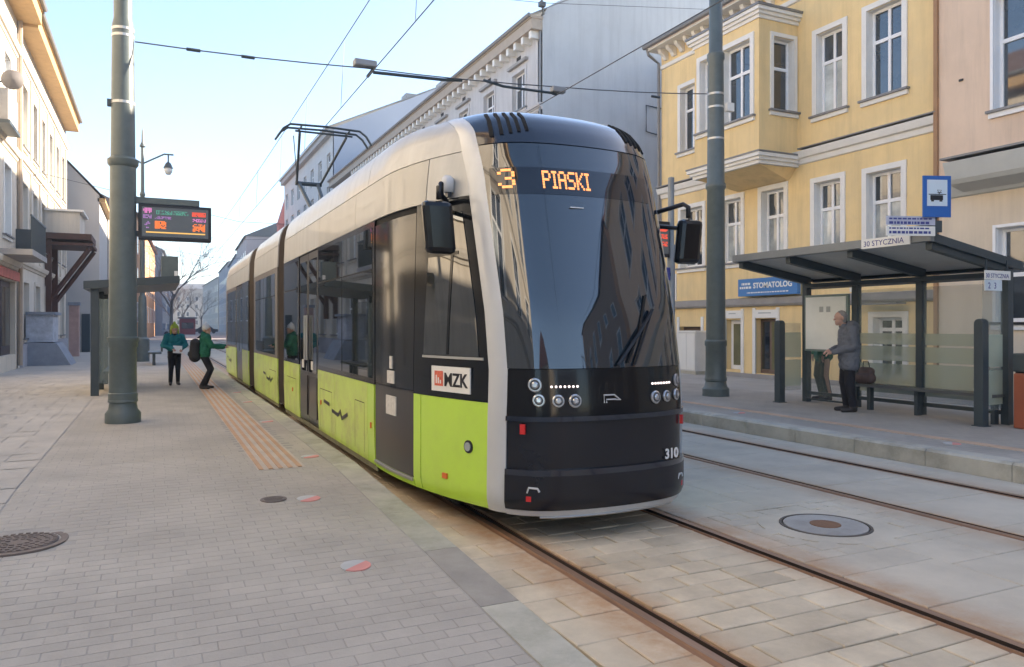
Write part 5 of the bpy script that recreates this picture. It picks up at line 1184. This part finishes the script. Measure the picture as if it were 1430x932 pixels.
eaves_roof(f, A, -4, 30.6, 12.55, M_soff, mat('eave_brown', (.17, .10, .075), .7, var=.1), .75, 4, 2.6)
for a, b in ((26.95, 28.3), (28.4, 30.05)):
    m = MB(); fb(m, f, a, b, -.25, -.15, .7, 3.08); sh = m.build('shopfront', mat('shop_dark', (.045, .035, .04), .4, var=.1), A)
    m = MB(); fb(m, f, a+.15, b-.15, -.149, -.14, 1.0, 2.9); m.build('pane', M_pane, sh)
m = MB(); fb(m, f, 26.7, 30.3, .01, .10, 3.14, 3.43); m.build('shop_fascia', mat('fascia_red', (.50, .13, .10), .6, var=.3, scale=3), A)
m = MB(); fb(m, f, 26.8, 30.2, 0, .9, 3.78, 3.95); bl = m.build('balcony', M_stone, A)
for k in range(26): m = MB(); m.tube([f(26.85+k*.13, .86, 3.95), f(26.85+k*.13, .86, 4.95)], .014, 4); m.build('baluster', M_dark, bl)
m = MB(); fb(m, f, 26.8, 30.2, .84, .88, 4.95, 5.0); m.build('handrail', M_dark, bl)
m = MB(); fb(m, f, 30.15, 30.2, 0, .86, 4.0, 4.9); m.build('railing_side', M_dark, bl)
m = MB(); m.tube([f(30.45, .10, .3), f(30.45, .10, 12.0)], .07, 8); m.build('downpipe', mat('pipe_tan', (.38, .30, .23), .6), A)
t = thing('wall_dish', (-3.8, 26.1, 8.8), 'dusty round satellite dish on the cream facade high at left', 'dish')
MB().lathe([(.05, -.10), (.26, .02), (.29, .06), (.26, .05), (.05, -.05)], (-3.72, 26.1, 8.8), 20, ax='y').build('bowl', mat('dish_grey', (.17, .15, .14), .7), t, smooth='auto'); MB().tube([(-4.2, 26.2, 8.7), (-3.75, 26.2, 8.75)], .03, 6).build('bracket', M_dark, t)
t = thing('flower_box', (-3.9, 26.3, 7.7), 'grey window box hanging from the cream facade at left edge', 'window box')
MB().box(-4.2, -3.75, 25.6, 27.4, 7.5, 8.4).build('box', M_stone, t); MB().box(-4.2, -3.70, 25.55, 27.45, 7.40, 7.5).build('tray', M_dark, t)
Bq = thing('sunlit_tenement', (-4.2, 38, .2), 'long sunlit off white tenement with brown eaves on the left', 'building')
hs = floors(30.8, 45.9, 6, 1.15, [(4.7, 6.7), (8.0, 10.2)]); lo_ = floors(30.8, 45.9, 5, 1.3, [(1.2, 3.2)])
wall('wall', f, 30.6, 46.2, .1, 12.0, hs+lo_, M_cream2, Bq)
for h in hs+lo_: window(f, h, Bq, 2, (.62,), curtain=.3, sur=M_cream2)
MB().box(-13, -4.7, 30.5, 46.2, .1, 12).build('wall', M_cream2, Bq)
for z in (3.7, 7.3, 10.8): moulding('string_course', f, 30.6, 46.2, z, CORN, M_cream2, Bq)
for u in seq(31.0, 45.8, 6): m = MB(); fb(m, f, u-.14, u+.14, 0, .07, 4.0, 10.8); m.build('pilaster', M_cream2, Bq)
m = MB(); fb(m, f, 31, 46.2, 0, .1, .12, 1.0); m.build('plinth', mat('grey_lilac_base', (.36, .36, .39), .9, var=.2, scale=3), Bq)
eaves_roof(f, Bq, 30.6, 46.2, 12.45, M_soff, MATS['eave_brown'], .65, 4, 2.6)
# timber oriel on raking braces
O = MB().box(-4.2, -2.9, 37.6, 40.2, 5.62, 6.55).build('oriel', M_cream2, Bq)
M_tim = mat('dark_timber', (.085, .04, .028), .7, var=.25, scale=5)
MB().box(-4.2, -2.75, 37.5, 40.3, 6.552, 6.64).build('oriel_cap', M_sur, O)
MB().box(-4.2, -2.45, 37.5, 40.3, 5.35, 5.61).build('oriel_deck', M_tim, O); MB().box(-4.2, -2.40, 37.5, 40.3, 5.10, 5.22).build('oriel_rail', M_tim, O)
for y in (37.7, 40.0):
    MB().box(-4.19, -3.95, y-.09, y+.09, 2.0, 5.34).build('oriel_post', M_tim, O)
    MB().tube([(-4.05, y, 2.7), (-2.5, y, 5.05)], .10, 4).build('oriel_brace', M_tim, O)
# sloping masonry buttress
t = thing('stone_buttress', (-3.7, 32.5, .2), 'blue grey painted masonry pier with sloping foot on the left pavement', 'buttress')
M_but = mat('blue_grey_masonry', (.27, .29, .33), .9, var=.2, scale=3, bump=.4)
MB().prism([(-4.2, .2), (-2.75, .2), (-3.05, .75), (-3.2, 1.0), (-4.2, 1.05)], 32.0, 34.2, lambda a, d, b: (a, d, b)).build('foot', M_but, t)
MB().box(-4.19, -3.35, 32.3, 34.0, 1.05, 2.05).build('pier', mat('pale_blue_masonry', (.45, .47, .52), .9, var=.35, scale=4), t); MB().box(-4.19, -3.25, 32.2, 34.1, 2.051, 2.15).build('cap', M_but, t)
t = thing('street_post', (-3.2, 40, .2), 'pale pink painted gate pier by the sunlit tenement', 'pier')
MB().box(-3.6, -3.2, 41, 41.5, .2, 2.6).build('shaft', mat('pink_pier', (.45, .30, .26), .9, var=.2), t); MB().box(-3.65, -3.15, 40.95, 41.55, 2.6, 2.75).build('cap', M_but, t)
# ---- left gable house and further ones, the street bends to the right
G2 = thing('gable_house', (-4, 55, .2), 'mauve grey gabled house beyond the sunlit tenement on the left', 'building')
m = MB(); m.prism([(-9, .1), (-2.75, .1), (-2.75, 8.9), (-4.4, 10.7), (-9, 14)], 48, 56, lambda a, d, b: (a, d, b)); m.build('wall', mat('mauve_render', (.50, .475, .45), .9, var=.06, scale=.4), G2)
m = MB(); m.add([(-2.45, 47.9, 8.75), (-2.45, 56, 8.75), (-4.4, 56, 10.85), (-4.4, 47.9, 10.85), (-9, 56, 14.1), (-9, 47.9, 14.1)], [(0, 1, 2, 3), (3, 2, 4, 5)]); m.build('roof', MATS['eave_brown'], G2)
m = MB(); fb(m, LeftF(-2.74), 48.0, 56, -.1, .28, 8.55, 8.75); m.build('eaves', M_soff, G2)
f = LeftF(-2.73)
for h in floors(48.2, 55.8, 3, 1.1, [(4.5, 6.4)]): window(f, h, G2, 1, (.6,), far=True, depth=.1)
MB().box(-3.6, -3.2, 47.9, 47.99, .1, 2.3).build('side_door', M_dark, G2)
def simple_house(name, loc, ang, L_, Dp, Ht, mt, label, nu, rows_z, roofm, rise=2.5, left=True, ww=1.2):
    """distant house: long wall along the street (direction ang from +Y), windows as built pieces"""
    t = thing(name, (*loc, .1), label, 'building')
    d = Vector((math.sin(ang), math.cos(ang))); n = Vector((d.y, -d.x))*(1 if left else -1)
    fr = Fr(loc, d, n); m = MB(); fb(m, fr, 0, L_, -Dp, 0, .05, Ht); m.build('wall', mt, t)
    fe = Fr((loc[0]-n.x*Dp, loc[1]-n.y*Dp), n, -d)
    for h in floors(.5, L_-.5, nu, ww, rows_z):
        m = MB(); fb(m, fr, h[0], h[1], -.05, .03, h[2], h[3]); w = m.build('window', M_wf, t)
        m = MB(); fb(m, fr, h[0]+.1, h[1]-.1, .031, .035, h[2]+.1, h[3]-.1); m.build('pane', M_pane, w)
    m = MB(); m.add([fr(-.2, .4, Ht), fr(L_+.2, .4, Ht), fr(L_+.2, -Dp/2, Ht+rise), fr(-.2, -Dp/2, Ht+rise), fr(L_+.2, -Dp-.4, Ht), fr(-.2, -Dp-.4, Ht)], [(0, 1, 2, 3), (3, 2, 4, 5), (0, 3, 5), (1, 2, 4)]); m.build('roof', roofm, t)
    return t
M_f1, M_f2, M_f3, M_f4 = mat('far_cream', (.38, .34, .29), .9, var=.1), mat('far_orange_brick', (.52, .28, .14), .9, var=.25, scale=.6), mat('far_blue_grey', (.27, .30, .35), .9, var=.1, scale=.3), mat('far_grey', (.30, .29, .30), .9, var=.12, scale=.3)
RZ3 = [(2.0, 4), (5.4, 7.4), (8.8, 10.6)]; RZ4 = RZ3+[(12.0, 13.8)]
simple_house('far_house', (-2.75, 57), R(1), 24, 8, 9.0, M_f1, 'cream far house seen between the left pole and the gabled house', 6, [(2.0, 4), (5.4, 7.4)], MATS['eave_brown'], 1.)
simple_house('far_house', (-1.6, 82), R(2.2), 46, 9, 12.5, M_f2, 'orange brick house glowing in sun beneath the departure display', 10, RZ3, MATS['eave_brown'])
simple_house('far_house', (1.2, 132), R(2.2), 75, 9, 13.5, M_f3, 'long pale blue grey house beyond the orange one on the left', 16, RZ3, M_zinc)
simple_house('far_house', (13.6, 102), R(1.5), 24, 9, 12, M_f4, 'grey far house right behind the tram tail', 6, RZ3, M_zinc, left=False)
simple_house('far_house', (13.4, 128), R(2), 26, 10, 16, M_f4, 'tall dark roofed far house above the tram tail', 6, RZ4, M_dark, left=False)
simple_house('far_house', (14.6, 156), R(2.4), 36, 10, 15.5, M_f3, 'blue grey far house with pale windows above the children', 8, RZ4, M_zinc, 1.5, left=False)
simple_house('far_house', (16.3, 194), R(1.2), 44, 10, 17, M_f4, 'grey far house near the street end on the right', 9, RZ4, M_zinc, 1.5, left=False)
simple_house('far_house', (17.2, 240), R(-1), 60, 10, 16, M_f1, 'yellowish far house right of the street end', 12, RZ4, M_zinc, 1.5, left=False)
simple_house('far_house', (-14, 335), R(90), 20, 10, 19, M_f3, 'pale blue block closing the left of the far square', 6, RZ4, M_zinc, left=True)
simple_house('far_house', (7, 345), R(90), 22, 10, 17, M_f1, 'pale cream block closing the far square in the middle', 6, RZ4, M_zinc, left=True)
# kiosk, far cars, far people
t = thing('kiosk', (5.4, 150, .05), 'small red kiosk with grey roof on the far square', 'kiosk')
MB().box(4.2, 6.8, 149, 151.5, .05, 2.9).build('body', mat('kiosk_red', (.36, .07, .07), .7), t); MB().box(3.9, 7.1, 148.7, 151.8, 2.9, 3.2).build('roof', M_zinc, t); MB().box(4.5, 6.5, 148.95, 148.99, 1.1, 2.2).build('window', M_pane, t)
def car(x, y, c, label):
    t = thing('parked_car', (x, y, .05), label, 'car', 'cars on the far square')
    bm_ = [(-2.1, .35), (2.1, .35), (2.1, .85), (1.3, .95), (.7, 1.45), (-1.1, 1.45), (-1.7, .98), (-2.1, .9)]
    MB().prism(bm_, -.85, .85, lambda a, d, b: (x+a, y+d, .05+b)).build('body', c, t)
    MB().prism([(1.15, .95), (.66, 1.38), (-1.0, 1.38), (-1.5, .98)], -.86, -.855, lambda a, d, b: (x+a, y+d, .05+b)).build('side_window', M_pane, t)
    for w in (-1.3, 1.3): MB().lathe([(.05, -.1), (.33, -.1), (.33, .1), (.05, .1)], (x+w, y-.8, .38), 14, ax='y').build('wheel', M_rubber, t)
car(0.6, 140, mat('car_white', (.6, .6, .62), .3, var=0), 'white car crossing the far square on the left'); car(9.6, 165, mat('car_dark', (.03, .03, .04), .3, var=0), 'dark car standing far off behind the child in white hat'); car(2.4, 200, mat('car_silver', (.4, .42, .45), .3, var=0), 'silver car on the far side of the square')
def farman(t, k):
    fuse('body', [((.08, 0, .1), (.07, 0, .85), .06, .09), ((-.08, 0, .1), (-.07, 0, .85), .06, .09), ((0, 0, .85), (0, 0, 1.4), .17, .16), ((.2, 0, 1.38), (.24, .05, .85), .06, .05), ((-.2, 0, 1.38), (-.24, .05, .85), .06, .05), ((0, 0, 1.45), (0, 0, 1.6), .06, .06), ((0, 0, 1.63), (0, 0, 1.68), .1, .1)], .03, [M_trous, MATS['car_dark'], M_skin], t, lambda c: 0 if c.z < .85 else (2 if c.z > 1.5 else 1), 1)
for x, y, l in ((7.2, 128, 'dark clothed pedestrian far off left of the white hat'), (7.9, 131, 'second dark pedestrian far off beside a lamp post'), (10.9, 122, 'pedestrian far off close to the tram tail')): person(x, y, .05, 0, 1, l, farman, 'pedestrians far down the street')
# ---- houses behind the camera (they show in the windscreen)
simple_house('corner_house', (14.9, -30), 0, 22, 9, 13.5, mat('brown_facade', (.30, .22, .17), .9, var=.12, scale=.5), 'brown tenement on the right behind the viewpoint', 6, RZ3, M_tile, left=False, ww=1.3)
simple_house('corner_house', (-6.0, -60), 0, 32, 9, 11, M_cream, 'cream tenement on the left behind the viewpoint', 8, RZ3, M_tile)
simple_house('corner_house', (22, -90), R(-90), 26, 10, 15, M_f4, 'grey tenement closing the street behind the viewpoint', 7, RZ4, M_zinc, left=False)
lamp(9.6, -13, .0, 'double armed street lamp on the right behind the viewpoint', 7.5)
# ---- bare tree
def tree(name, x, y, z0, h, label, seed, spread=1., mt=None):
    rg = random.Random(seed); t = thing(name, (x, y, z0), label, 'tree')
    tr, cr = MB(), MB(); p0 = Vector((x, y, z0)); top = p0+Vector((.1, 0, h*.35))
    tr.tube([p0, p0.lerp(top, .5)+Vector((.05, .05, 0)), top], [h*.018, h*.014, h*.011], 7)
    def grow(p, d, L_, r, n):
        q = p+d*L_; mid = p.lerp(q, .5)+Vector((rg.uniform(-.1, .1), rg.uniform(-.1, .1), rg.uniform(-.05, .1)))*L_
        cr.tube([p, mid, q], [r, r*.8, r*.6], 5 if n > 2 else 3, cap=False)
        if n == 0: return
        for _ in range(rg.choice((2, 3, 3))):
            e = (d+Vector((rg.uniform(-1, 1)*spread, rg.uniform(-1, 1)*spread, rg.uniform(-.3, .7)))*.8).normalized(); grow(mid.lerp(q, rg.uniform(.3, 1)), e, L_*rg.uniform(.6, .82), r*.6, n-1)
    for k in range(4): grow(top-Vector((0, 0, h*.03*k)), Vector((math.cos(k*1.7)*.7, math.sin(k*1.7)*.7, 1)).normalized(), h*.24, h*.008, 5)
    M_b = mat('bark', (.24, .21, .19), .9, var=.2); tr.build('trunk', M_b, t); cr.build('crown', M_b, t)
tree('bare_tree', 1.3, 74, .15, 10.5, 'bare winter tree whose twigs show below the departure display', 3)
M_twig = mat('bark', (.24, .21, .19))
for (x, y, h, l, sd) in ((5.2, 168, 11, 'faint bare tree standing behind the red kiosk', 5), (9.2, 178, 10, 'faint bare tree between kiosk and far right houses', 6), (2.2, 118, 9, 'bare brown tree below the grey sign box', 9)):
    tree('bare_tree', x, y, .05, h, l, sd)
# ------------------------------------------------------------------ overhead wires
def wire(name, pts, r, label, mt=M_wire, n=5, sag=0., cat='cable', grp=None, seg=1):
    P_ = []
    for a, b in zip(pts, pts[1:]):
        a, b = Vector(a), Vector(b)
        for k in range(seg): t_ = k/seg; P_.append(a.lerp(b, t_)-Vector((0, 0, 4*sag*t_*(1-t_))))
    P_.append(Vector(pts[-1])); t = thing(name, tuple(P_[0]), label, cat, grp); MB().tube(P_, r, n).build('strand', mt, t); return t
cat1 = wire('contact_wire', [(3.25, -6, 5.83), (3.25, 92, 5.83)], .009, 'contact wire above the track of the standing tram')
wire('messenger_wire', [(3.31, -6, 7.30), (3.31, 12.5, 7.18), (3.31, 45, 7.18), (3.31, 92, 7.2)], .009, 'upper carrier wire running above the standing tram', sag=.1, seg=8)
wire('contact_wire', [(6.83, -6, 5.98), (6.83, 92, 5.95)], .009, 'contact wire above the empty right hand track')
dp = thing('wire_droppers', (3.3, 14, 6), 'thin hangers joining carrier and contact wire', 'hangers')
for y in (6.5, 10, 14.6, 18.5, 22.4, 28, 34): MB().tube([(3.31, y, 7.12), (3.25, y, 5.84)], .005, 4).build('dropper', M_wire, dp)
sp1 = wire('span_wire', [(PLX+.16, 12.75, 5.92), (3.2, 12.6, 5.98), (6.8, 12.5, 6.12), (PRX-.2, 12.42, 6.42)], .011, 'span wire strung between the two tall poles across the tram', sag=.03, seg=4)
for x, z in ((.55, 5.90), (1.35, 5.91), (9.2, 6.29)): MB().tube([(x-.10, 12.68, z), (x+.10, 12.68, z)], .026, 6).build('insulator', M_dark, sp1)
MB().box(3.02, 3.40, 12.52, 12.70, 6.0, 6.11).build('hanger_box', mat('hanger_grey', (.28, .29, .30), .5, metal=.4, var=.1), sp1, bevel=.02); MB().tube([(3.35, 12.6, 5.93), (4.6, 12.58, 5.97), (4.95, 12.58, 6.01)], .028, 6).build('registration_arm', M_dark, sp1)
MB().tube([(3.25, 12.6, 5.84), (3.35, 12.6, 5.98)], .03, 6).build('wire_clip', M_dark, sp1)
MB().tube([(5.35, 12.55, 6.06), (5.75, 12.55, 6.0), (6.72, 12.52, 6.0), (6.83, 12.52, 5.98)], .025, 6).build('registration_arm', M_dark, sp1); MB().box(6.72, 7.0, 12.45, 12.6, 6.02, 6.13).build('hanger_box', MATS['hanger_grey'], sp1, bevel=.02)
wire('span_wire', [(-4.0, 34.6, 7.6), (3.3, 34.4, 6.1), (6.8, 34.3, 6.1), (14.4, 34.2, 8.4)], .010, 'second span wire crossing above the tram roof further back')
wire('span_wire', [(-.4, 34.2, 6.3), (3.3, 46, 6.5), (14.4, 48, 7.4)], .010, 'third thin wire slanting from the ornate lamp to the far right')
wire('span_wire', [(-2.6, 52, 6.9), (3.3, 52, 6.0), (6.8, 52, 6.0), (14.4, 52, 7.2)], .011, 'far span wire with a clamp seen right of the display')
sp4 = wire('span_wire', [(-3.7, 27.4, 14.4), (6.0, 27.0, 13.8), (14.3, 27.2, 14.7), (24, 27.4, 16.2)], .012, 'high wire crossing to the corner of the grey house')
MB().tube([(14.45, 27.6, 14.4), (14.25, 27.4, 15.0)], .05, 6).build('wall_anchor', M_dark, sp4); MB().box(14.15, 14.4, 27.3, 27.5, 14.62, 14.8).build('insulator', M_dark, sp4)

# ------------------------------------------------------------------ air
hz = MB().box(-120, 160, -110, 420, -1.2, 27).build('haze', M_void); tag(hz, kind='stuff')
hm = bpy.data.materials.new('haze'); hm.use_nodes = True; ht = hm.node_tree
for n in list(ht.nodes):
    if n.type != 'OUTPUT_MATERIAL': ht.nodes.remove(n)
pv = ht.nodes.new('ShaderNodeVolumePrincipled'); pv.inputs['Color'].default_value = (.9, .94, 1, 1); pv.inputs['Density'].default_value = .0014; pv.inputs['Anisotropy'].default_value = .2
ht.links.new(pv.outputs[0], [n for n in ht.nodes if n.type == 'OUTPUT_MATERIAL'][0].inputs['Volume'])
hz.data.materials.clear(); hz.data.materials.append(hm)
